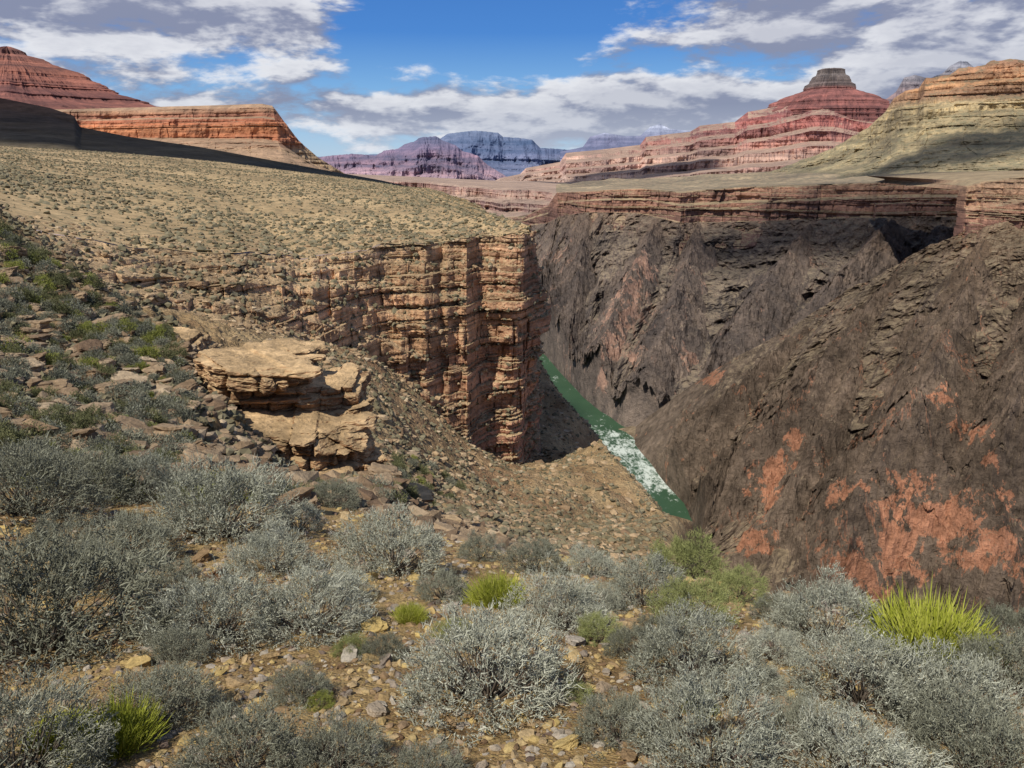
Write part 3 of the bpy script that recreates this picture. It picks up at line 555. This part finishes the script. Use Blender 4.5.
def plant(px,py,w,kind,label,group=None,hs=1.,name=None):
    h=hit(px,py)
    if h is None: return None
    s=w*math.sqrt(h[0]**2+h[1]**2+h[2]**2)/F
    e=bpy.data.objects.new(name or {'g':'grey_bush','d':'grey_bush','o':'olive_bush','y':'green_bush','b':'green_bush'}[kind],None); C.objects.link(e)
    e.empty_display_size=.1; e.location=(h[0],h[1],h[2]-.03*s); e.scale=(s,s,s*hs); e.rotation_euler=(random.uniform(-.22,.02),random.uniform(-.12,.12),random.uniform(0,6.28))
    tag(e,label,'bush',group)
    b,f=random.choice(br if kind=='y' else tw)
    mt={'g':M_grey,'d':M_greyd,'o':M_olive,'y':M_green,'b':M_mid}[kind]
    ob=link('branches',b,M_wood,e)
    of=link('foliage',f,None,e)
    if not f.materials: f.materials.append(mt)
    of.material_slots[0].link='OBJECT'; of.material_slots[0].material=mt
    return e
FG=[(48,650,205,'d','large dark grey bush at the left edge, tallest of the foreground bushes there'),
(25,515,130,'d','dull grey bush at the left edge above the largest dark bush'),
(85,500,95,'d','grey bush behind and right of the leftmost upper bush'),
(140,500,85,'g','small pale grey bush in the upper left group, left of the wide silver bush'),
(222,535,145,'g','wide silver grey bush right of the upper left group, below the hillside rocks'),
(130,562,90,'d','small dark grey bush below the silver bush at upper left'),
(222,640,125,'g','silver grey bush forming the left half of the wide clump left of centre'),
(312,632,118,'g','silver grey bush forming the right half of the wide clump left of centre'),
(275,572,90,'g','grey bush just above the wide silver clump left of centre'),
(392,572,118,'g','round grey bush below the stacked sandstone slabs'),
(335,508,55,'d','small grey bush at the foot of the stacked slabs'),
(488,700,172,'g','large silver grey bush at the bottom centre'),
(445,600,60,'d','small grey bush left of the bright green shrub'),
(535,572,68,'d','grey bush behind the bright green shrub near the slope edge'),
(592,576,58,'g','pale rounded bush on the slope edge under the river'),
(560,628,105,'g','grey bush right of the bright green shrub, above the large central one'),
(643,605,92,'g','grey bush right of centre just below the slope edge'),
(690,680,130,'g','silver grey bush right of the large central one'),
(620,742,90,'d','grey bush at the bottom edge right of the central one'),
(710,765,150,'g','wide silver grey bush at the bottom edge, right of centre'),
(825,640,112,'g','rounded pale bush on the slope edge left of the yellow green shrub'),
(780,622,55,'d','small grey bush on the slope edge below the pink rock'),
(860,705,130,'g','grey bush below the pale rounded bush at right'),
(940,722,125,'g','grey bush below the yellow green shrub at right'),
(1008,690,95,'d','dark grey bush at the right edge'),
(1005,643,65,'d','small grey bush at the right edge behind the dark one'),
(245,775,120,'d','dark grey bush at the bottom edge left of centre'),
(340,772,95,'d','dark grey bush at the bottom edge between the green clump and the central bush'),
(15,785,150,'d','dark grey bush in the bottom left corner'),
(860,785,125,'g','grey bush at the bottom edge at right'),
(985,785,125,'d','dark grey bush in the bottom right corner'),
(430,790,80,'d','dark grey bush at the bottom edge below the large central one'),
(628,655,55,'d','low grey bush between the central bush and the silver one on its right'),
(762,690,50,'g','low grey bush in the gap right of the silver bush'),
(455,640,42,'o','small olive bush touching the top of the large central bush'),
(690,577,78,'o','olive green bush on the slope edge below the river bend'),
(735,602,60,'o','olive green bush on the slope edge right of the river'),
(690,622,80,'o','wide olive green bush below the slope edge, right of centre'),
(598,642,50,'o','small olive bush in the middle of the grey bushes'),
(165,722,100,'d','dull grey bush behind the green clump at lower left'),
(497,606,64,'y','bright yellow green upright shrub in the centre of the slope'),
(410,622,36,'y','small yellow green shrub left of the large central bush'),
(925,657,108,'y','bright rounded yellow green shrub on the slope edge at right'),
(968,664,58,'b','softer green shrub right beside the bright one at right'),
(112,752,84,'y','green clump of fine stems at the lower left'),
(60,745,56,'y','smaller green clump beside the lower left one'),
(425,508,24,'y','tiny yellow green shrub right of the stacked slabs'),
(320,708,26,'b','tiny green tuft on the bare soil left of the central bush'),
(700,712,34,'o','small olive tuft below the silver bush right of centre'),
(350,655,36,'o','small olive tuft right of the wide silver clump'),
(575,700,34,'o','small olive tuft right of the large central bush'),
(170,600,70,'d','dull grey bush between the left edge bush and the wide silver clump'),
(345,600,60,'g','small silver bush between the wide clump and the round bush'),
(385,660,50,'d','small dull bush on the bare soil left of the central bush'),
(480,560,50,'d','low grey bush on the slope edge right of the round bush'),
(600,610,50,'g','small silver bush between two larger ones right of centre'),
(775,660,60,'g','silver bush left of the pale rounded bush at right'),
(800,740,75,'d','dull grey bush near the bottom edge between the right-hand bushes'),
(300,700,60,'d','dull grey bush below the wide silver clump'),
(880,650,50,'d','small dull bush left of the yellow green shrub at right'),
(180,660,60,'d','low dull bush left of the wide silver clump'),
(90,590,80,'d','dull grey bush behind the tallest left bush'),
(185,500,55,'g','small silver bush at the foot of the hillside rocks'),
(300,530,55,'g','silver bush between the wide silver bush and the small one under the slabs'),
(60,560,70,'d','low grey bush between the two largest bushes at the left edge'),
(660,640,50,'d','small grey bush tucked under the wide olive green one')]
for px,py,w,k,l in FG: plant(px,py,w*(.95 if k in 'gd' else 1),k,l,GB if k in 'gd' else None,hs=1.0)
# hillside bushes
def small_bush(seed):
    r=np.random.default_rng(seed); n=700
    d,s2=dome(n,r,.3,.95,seed*2.1,.6); dr=d*.6+r.normal(size=(n,3))*.5; dr[:,2]+=.4; dr/=np.linalg.norm(dr,axis=1)[:,None]
    L=(.05+.08*r.random(n))[:,None]; V,Q,T=tubes(s2,s2+dr*L*.5,s2+dr*L,np.full(n,.010),np.full(n,.008))
    LV,LQ=leaves(s2+dr*L*r.random(n)[:,None],.018+.018*r.random(n),r)
    return mesh_from('shrub',np.concatenate([V,LV]),np.concatenate([Q,LQ+len(V)]),T,smooth=False)
sb=[small_bush(k) for k in range(6)]
for q in sb: q.materials.append(M_greyd)
M_dkgreen=leafmat('dark_green_leaves',[(.07,.075,.035),(.13,.135,.06),(.19,.19,.095)])
M_yg2=leafmat('yellow_green_leaves',[(.13,.14,.03),(.22,.24,.055),(.31,.31,.09)])
kinds=[('grey_shrub',M_greyd,'small grey shrub among the rocks of the left hillside'),('green_shrub',M_dkgreen,'small dark green shrub among the rocks of the left hillside'),('yellow_green_shrub',M_yg2,'small yellow green shrub among the rocks of the left hillside')]
cnt=0; tries=0
while cnt<640 and tries<8000:
    tries+=1
    px=random.uniform(-5,470); py=random.uniform(232,505)
    top=np.interp(px,[0,60,130,200,260,370,470],[224,262,312,350,480,450,470])
    if py<top: continue
    if 190<px<385 and 345<py<490: continue
    h=hit(px,py,6)
    if h is None or h[1]<9 or h[1]>80: continue
    k=random.choices([0,1,2],[.46,.43,.11])[0]
    o=link(kinds[k][0],random.choice(sb)); o.material_slots[0].link='OBJECT'; o.material_slots[0].material=kinds[k][1]
    s=random.uniform(.3,.85)**1.1*(.5+h[1]/43); o.location=(h[0],h[1],h[2]-.03); o.scale=(s,s,s*random.uniform(.85,1.15)); o.rotation_euler=(0,0,random.uniform(0,6.28))
    tag(o,kinds[k][2],'shrub',kinds[k][0].replace('_',' ')+'s on the left hillside'); cnt+=1
# ------------------------------------------------------------------ scattered stuff
def blobs(name,pos,sz,V0,T0,mat,jit=.25,smooth=False):
    n=len(pos); m=len(V0); r=np.random.default_rng(len(pos))
    V=V0[None]*(1+jit*r.normal(size=(n,m,1)))*sz[:,None,:]
    t=r.random(n)*6.28; c,s=np.cos(t)[:,None],np.sin(t)[:,None]
    V=np.stack([V[...,0]*c-V[...,1]*s,V[...,0]*s+V[...,1]*c,V[...,2]],-1)+pos[:,None,:]
    T=(T0[None]+(np.arange(n)*m)[:,None,None]).reshape(-1,3)
    return link(name,mesh_from(name,V.reshape(-1,3),T=T,smooth=smooth),mat)
def stonemat(name,cols,bscale=30.,bd=.01):
    m,nt,b=newmat(name); g=nd(nt,'ShaderNodeNewGeometry'); oi=nd(nt,'ShaderNodeObjectInfo')
    t=mth(nt,'FRACT',mth(nt,'ADD',g.outputs['Random Per Island'],oi.outputs['Random']))
    c=ramp(nt,t,[(k/(len(cols)-1),cc) for k,cc in enumerate(cols)])
    n=noise(nt,g.outputs['Position'],bscale,8,.72)
    c=mix(nt,1.,c,mix(nt,mapr(nt,n,.3,.7),(.5,)*3,(1.4,)*3),'MULTIPLY')
    nt.links.new(c,b.inputs['Base Color']); bp=nd(nt,'ShaderNodeBump',{'Height':n,'Distance':bd,'Strength':1.}); nt.links.new(bp.outputs[0],b.inputs['Normal'])
    return m
M_scrub=leafmat('scrub',[(.085,.075,.045),(.145,.125,.075),(.21,.185,.12),(.115,.10,.055)])
M_rub=stonemat('hillside_rubble',[(.15,.095,.06),(.27,.19,.115),(.36,.265,.17),(.21,.145,.09),(.43,.335,.225)],5.,.08)
M_rub2=stonemat('tan_rubble',[(.22,.145,.085),(.34,.24,.14),(.44,.325,.20),(.29,.195,.11),(.48,.38,.255)],3.,.1)
Gc=Gp; A1=np.linalg.norm(np.cross(Gc[1:,:-1]-Gc[:-1,:-1],Gc[:-1,1:]-Gc[:-1,:-1]),axis=-1)
dist=Gc[:-1,:-1,1]; w=(A1/np.maximum(dist,60)**.8)
w=(w*np.clip(.7+1.2*fbm(Gc[:-1,:-1,0]/45,Gc[:-1,:-1,1]/45,0,4),.15,2)).ravel(); w/=w.sum()
def onplat(N,w):
    idx=rng.choice(len(w),N,p=w); i,j=np.unravel_index(idx,A1.shape); u=rng.random((N,1));v=rng.random((N,1))
    return Gc[i,j]+u*(Gc[i+1,j]-Gc[i,j])+v*(Gc[i,j+1]-Gc[i,j])
N=40000; pos=onplat(N,w)
sz=(.14+.6*rng.random((N,1))**2.5)*np.array([[1,1,.75]]); pos[:,2]+=.06
tag(blobs('scrub',pos,sz,V1,T1,M_scrub,.35),'low grey green scrub dotted over the platform above the cliff','scrub',kind='stuff')
w2=A1.copy(); w2[14:]=0; w2=(w2).ravel(); w2/=w2.sum(); p1=onplat(2500,w2)
sub=Gcl[::3,::3]; nrm=np.cross(sub[1:,:-1]-sub[:-1,:-1],sub[:-1,1:]-sub[:-1,:-1]); ar=np.linalg.norm(nrm,axis=-1); nzz=np.abs(nrm[...,2])/(ar+1e-9)
wc=(ar*(nzz>.6)*(sub[:-1,:-1,1]<200)).ravel(); wc/=wc.sum(); idx=rng.choice(len(wc),9000,p=wc); i,j=np.unravel_index(idx,ar.shape); u=rng.random((9000,1)); p2=sub[i,j]*(1-u)+sub[i+1,j+1]*u
pos=np.concatenate([p1,p2]); sz=(.07+.5*rng.random((len(pos),1))**3.5)*(.6+.8*rng.random((len(pos),3)))*np.array([[1.2,1,.7]])
tag(blobs('ledge_rubble',pos,sz,V1,T1,M_rub2,.22),'broken tan stones lying on the ledges and rim of the cliff','rubble',kind='stuff')
idx=rng.choice(len(wc),3000,p=wc); i,j=np.unravel_index(idx,ar.shape); pos=sub[i,j]+np.array([0,0,.1]); sz=(.15+.45*rng.random((3000,1))**1.5)*np.array([[1,1,.8]])
tag(blobs('ledge_scrub',pos,sz,V1,T1,M_scrub,.35),'small scrub growing on the cliff ledges','scrub',kind='stuff')
N=9000; a=rng.uniform(-.3,.22,N); Y=np.exp(rng.uniform(math.log(42),math.log(330),N)); z=H(a*Y,Y); k=z>-125
pos=np.stack([a*Y,Y,z+.05],1)[k]; sz=((.10+.36*rng.random((k.sum(),1))**2))*np.array([[1,1,.8]])*(.5+Y[k][:,None]/180)
tag(blobs('slope_scrub',pos,sz,V1,T1,M_scrub,.35),'sparse scrub on the slope below the sandstone cliff','scrub',kind='stuff')
N=13000; a=rng.uniform(-.4,.2,N); Y=np.exp(rng.uniform(math.log(28),math.log(320),N)); z=H(a*Y,Y); k=z>-125
pos=np.stack([a*Y,Y,z],1)[k]; sz=(.03+.48*rng.random((k.sum(),1))**5.5)*(.6+.8*rng.random((k.sum(),3)))*np.array([[1.2,1,.6]])*(.6+Y[k][:,None]/130)
tag(blobs('slope_rubble',pos,sz,V1,T1,M_rub2,.22),'loose tan rubble on the slope below the sandstone cliff','rubble',kind='stuff')
N=5000; a=rng.uniform(-.75,-.12,N); Y=np.exp(rng.uniform(math.log(12),math.log(66),N)); z=H(a*Y,Y)
pos=np.stack([a*Y,Y,z],1); sz=((.04+.14*rng.random((N,1))))*np.array([[1,1,.8]])*(.5+Y[:,None]/42)
tag(blobs('hillside_ground_cover',pos,sz,V2,T2,M_scrub,.4),'tiny tufts of ground cover on the left hillside','ground cover',kind='stuff')
M_stone=stonemat('mixed_stone',[(.15,.09,.05),(.27,.185,.10),(.39,.29,.16),(.46,.34,.13),(.25,.17,.10),(.40,.355,.285),(.12,.08,.06)])
N=34000; a=rng.uniform(-.95,.95,N); Y=np.exp(rng.uniform(math.log(1.5),math.log(14),N)); z=H(a*Y,Y)
s=.003+.022*rng.random((N,1))**3.0
pos=np.stack([a*Y,Y,z+s[:,0]*.2],1); sz=s*(.6+.8*rng.random((N,3)))*np.array([[1.2,1,.6]])*(.6+Y[:,None]/7)
tag(blobs('gravel',pos,sz,V1,T1,M_stone,.25),'loose tan and yellow gravel between the foreground bushes','gravel',kind='stuff')
N=18000; a=rng.uniform(-.75,.1,N); Y=np.exp(rng.uniform(math.log(12),math.log(66),N)); z=H(a*Y,Y)
s=.03+.24*rng.random((N,1))**3.5
pos=np.stack([a*Y,Y,z+s[:,0]*.1],1); sz=s*(.6+.8*rng.random((N,3)))*np.array([[1.3,1,.6]])
tag(blobs('hillside_rubble',pos,sz,V1,T1,M_rub,.22),'broken stones strewn over the left hillside','rubble',kind='stuff')
# ------------------------------------------------------------------ rocks
def rock_mesh(seed,sx,sy,sz,pw=8.,strata=.05,rough=.05,V0=V5,T0=T5,chips=18,nl=6,bw=2.2):
    r=np.random.default_rng(seed)
    d=V0/ (np.abs(V0)**pw).sum(1)[:,None]**(1/pw)
    V=d.copy()
    for _ in range(chips):
        nrm=r.normal(size=3); nrm[2]*=.3; nrm/=np.linalg.norm(nrm); ext=(V@nrm).max()*(.62+.32*r.random()); over=np.maximum(V@nrm-ext,0); V=V-over[:,None]*nrm
    zw=V[:,2]*nl/2+.10*vn(V[:,0]*1.5+seed,V[:,1]*1.5,0)+50; li=np.floor(zw).astype(np.int64); lt=zw-li
    off=_h(li,li*0+seed,li*0)*2-1
    bu=(V[:,0]*1.0+V[:,1]*.45)*bw+off*7; bi=np.floor(bu).astype(np.int64); bt=bu-bi; bo=_h(li,bi+40,li*0+seed)*2-1
    b2=(V[:,1]*1.0-V[:,0]*.3)*bw+off*5; b2i=np.floor(b2).astype(np.int64); b2t=b2-b2i; b2o=_h(li+5,b2i+40,li*0+seed)*2-1
    k=strata*(1.2*off+1.3*bo+1.0*b2o-1.3*np.exp(-np.minimum(lt,1-lt)/.06)-1.4*np.exp(-np.minimum(bt,1-bt)/.04)-1.0*np.exp(-np.minimum(b2t,1-b2t)/.04))
    side=np.clip(np.hypot(V[:,0],V[:,1])*1.6-.3,0,1)
    V[:,:2]*=(1+k*side)[:,None]
    top=(V[:,2]>0)*np.clip(V[:,2]*2-.6,0,1); V[:,2]+=top*.12*(bo+b2o)*.6
    V*= (1+rough*1.4*fbm(V[:,0]*2.6+seed,V[:,1]*2.6,V[:,2]*2.6,7,True,.7,lin=True))[:,None]
    V=V*np.array([sx,sy,sz])/2
    return mesh_from('rock',V,T=T0,smooth=False)
M_slab=rockmat('tan_slab_rock',[(0,(.26,.14,.075)),(.4,(.36,.21,.11)),(.6,(.25,.14,.075)),(1,(.42,.27,.15))],-13,-5,warp=.6,wscale=.5,flat=(.46,.32,.175),fl=(.45,.8),strata=(.3,8.),samt=.5,var=.6,vamt=.45,bump=.18,bscale=2.5,bstr=1.,famt=.45)
def slab(px,py,w,h,dep,Y,label,seed,rz=0,tilt=0):
    x,y,z=P(px,py,Y); k=Y/F
    o=link('boulder',rock_mesh(seed,w*k*1.14,dep,h*k*1.14,12,.12,.06,V6,T6,14,4 if h>38 else 3,2.4 if w>80 else 1.5),M_slab); o.location=(x,y,z); o.rotation_euler=(tilt*.4,tilt,rz)
    tag(o,label,'boulder'); return o
slab(254,376,106,36,4.2,27.5,'wide overhanging tan slab at the top of the stack of boulders',1,.25,.05)
slab(334,392,50,26,3.2,28,'tan block right of the overhanging top slab',2,-.4,.18)
slab(314,432,100,36,4.2,26.5,'broad middle slab in the stack, under the overhanging one',3,-.2,.08)
slab(298,466,84,34,3.5,25.8,'dark lower block at the foot of the boulder stack',4,.35,.04)
slab(364,466,32,24,1.6,26,'small block right of the lower boulder of the stack',5,.5,.1)
slab(230,412,48,40,2.6,28.6,'upright block left of the middle slab',6,.5,.1)
slab(206,388,40,30,2.6,31,'brown block behind the left end of the top slab',7,.1,.1)
slab(350,412,42,22,2.2,27.5,'thin slab between the right block and the middle slab',8,.3,-.14)
slab(165,368,50,20,2.4,34,'flat brown ledge block left of the boulder stack',9,.2,.08)
slab(120,345,46,18,2.4,38,'flat brown ledge block higher up the left hillside',10,-.2,.06)
slab(60,388,40,18,1.8,22,'low ledge rock among bushes on the left hillside',11,.3,.12)
slab(245,452,44,30,2.,27,'low block at the left foot of the boulder stack',12,.6,.1)
slab(388,490,26,16,1.4,27,'small tan block in the gully right of the boulder stack',13,.1,.1)
slab(20,300,46,18,3.,42,'long brown ledge rock at the left edge of the hillside',14,.1,.12)
slab(95,308,40,15,3.,46,'brown ledge rock near the top of the left hillside',15,.1,.1)
slab(180,345,60,22,3.,38,'tan ledge rock behind the upper left end of the boulder stack',16,-.1,.08)
slab(348,484,36,16,1.6,25,'low brown block half buried below the boulder stack',17,.4,.05)
slab(292,356,56,16,3.,31,'tan ledge slab behind the top of the boulder stack',18,.2,.1)
slab(268,402,74,22,3.4,27.2,'dark slab filling the gap under the overhanging top slab',20,.1,.02)
slab(410,500,34,14,1.6,29,'flat tan slab lowest in the rubble right of the stack',22,.2,.1)
rk=[rock_mesh(20+k,1.4,1.,.55+.3*random.random(),7,.09,.10,V4,T4,16,3,1.6) for k in range(8)]
for q in rk: q.materials.append(M_rub)
n=0
while n<285:
    px=random.uniform(-5,500); py=random.uniform(232,512)
    top=np.interp(px,[0,60,130,200,260,370,470,500],[224,262,312,350,480,440,480,495])
    if py<top: continue
    if 200<px<375 and 350<py<480: continue
    h=hit(px,py,6)
    if h is None or h[1]<10 or h[1]>80: continue
    x,Y,z=h; o=link('rock',random.choice(rk)); s=random.uniform(.3,1.1)**1.8*(.30+Y/72)
    o.location=(x,Y,z+.06*s); o.scale=(s,s,s*random.uniform(.6,1)); o.rotation_euler=(random.uniform(-.3,.3),random.uniform(-.3,.3),random.uniform(0,6.28))
    tag(o,'angular brown rock lying among shrubs on the left hillside','rock','rocks on the left hillside'); n+=1
rs=[q.copy() for q in rk]
for q in rs: q.materials.clear(); q.materials.append(M_stone)
for n in range(290):
    a=random.uniform(-.7,.7); Y=math.exp(random.uniform(math.log(2.),math.log(11)))
    x=a*Y; z=float(H(np.array([x]),np.array([Y]))[0]); o=link('stone',random.choice(rs)); s=(.03+.075*random.random()**2)*(.6+Y/8)
    o.location=(x,Y,z+.005); o.scale=(s,s,s*.9); o.rotation_euler=(random.uniform(-.5,.5),random.uniform(-.5,.5),random.uniform(0,6.28))
    tag(o,'loose angular stone on the bare soil between the foreground bushes','stone','loose stones on the foreground slope')
# ------------------------------------------------------------------ world
w=bpy.data.worlds.new('World'); bpy.context.scene.world=w; w.use_nodes=True; nt=w.node_tree; bg=nt.nodes['Background']
sky=nd(nt,'ShaderNodeTexSky',sky_type='NISHITA',sun_disc=False); sky.sun_elevation=math.asin(SUN.z); sky.sun_rotation=math.atan2(SUN.x,SUN.y)
sky.altitude=1200; sky.air_density=1.; sky.dust_density=.4; sky.ozone_density=2.
tc=nd(nt,'ShaderNodeTexCoord').outputs['Generated']; s=nd(nt,'ShaderNodeSeparateXYZ',{0:tc}); z=s.outputs[2]
az=mth(nt,'ARCTAN2',s.outputs[0],s.outputs[1])
STR=.085
deep=ramp(nt,mapr(nt,z,0,.30),[(0,(5.6,7.4,9.2)),(.22,(2.7,5.9,9.8)),(.5,(.6,2.7,7.8)),(1,(.3,1.5,5.6))])
base=mix(nt,mapr(nt,z,.3,.8,.85,.0),sky.outputs[0],deep)
def cv(dx,dz): return nd(nt,'ShaderNodeCombineXYZ',{0:mth(nt,'ADD',mth(nt,'MULTIPLY',az,4.6),dx),1:mth(nt,'ADD',mth(nt,'MULTIPLY',z,13.),dz),2:5.1}).outputs[0]
n1=noise(nt,cv(0,0),1.5,10,.59,.1); n2=noise(nt,cv(-.06,.22),1.5,5,.57,.1)
def gau(a0,z0,ra,rz,amt):
    d=mth(nt,'ADD',mth(nt,'POWER',mth(nt,'DIVIDE',mth(nt,'SUBTRACT',az,a0),ra),2.),mth(nt,'POWER',mth(nt,'DIVIDE',mth(nt,'SUBTRACT',z,z0),rz),2.))
    return mth(nt,'MULTIPLY',mapr(nt,d,0,1,1,0,True),amt)
bias=gau(-.02,.170,.24,.065,-.20)
for g_ in [(.50,.14,.36,.08,.17),(-.42,.165,.32,.06,.17),(.12,.065,.50,.05,.17),(.5,.045,.6,.05,.08),(-.25,.045,.3,.045,.10)]: bias=mth(nt,'ADD',bias,gau(*g_))
val=mth(nt,'ADD',n1,bias)
mask=mth(nt,'MULTIPLY',mapr(nt,val,.46,.60,0,1,True),mapr(nt,z,.35,.6,1,.25))
lit=mapr(nt,mth(nt,'SUBTRACT',n1,n2),-.06,.09,0,1,True)
thick=mapr(nt,val,.53,.76,0,1)
cc=mix(nt,lit,(3.0,3.3,4.6),(10.6,10.6,10.8)); cc=mix(nt,mth(nt,'MULTIPLY',thick,.5),cc,(3.3,3.5,4.7))
cc=mix(nt,mapr(nt,z,0,.07,.55,0),cc,(8.2,8.8,10.))
final=mix(nt,mth(nt,'MULTIPLY',mask,.93),base,cc)
final=mix(nt,mapr(nt,z,-.01,-.06),final,(1.2,.9,.7))
nt.links.new(final,bg.inputs[0]); bg.inputs[1].default_value=STR
L=bpy.data.lights.new('Sun','SUN'); L.energy=5.0; L.angle=math.radians(.5); L.color=(1,.94,.84)
lo=bpy.data.objects.new('Sun',L); C.objects.link(lo); lo.rotation_euler=SUN.to_track_quat('Z','Y').to_euler()
cam=bpy.data.cameras.new('Camera'); co=bpy.data.objects.new('Camera',cam); C.objects.link(co)
cam.sensor_width=36; cam.lens=F/1024*36; cam.clip_start=.05; cam.clip_end=100000
co.location=(0,0,0); co.rotation_euler=(math.pi/2-PT,0,0)
sc=bpy.context.scene; sc.camera=co
sc.view_settings.view_transform='Standard'; sc.view_settings.look='None'; sc.view_settings.exposure=0
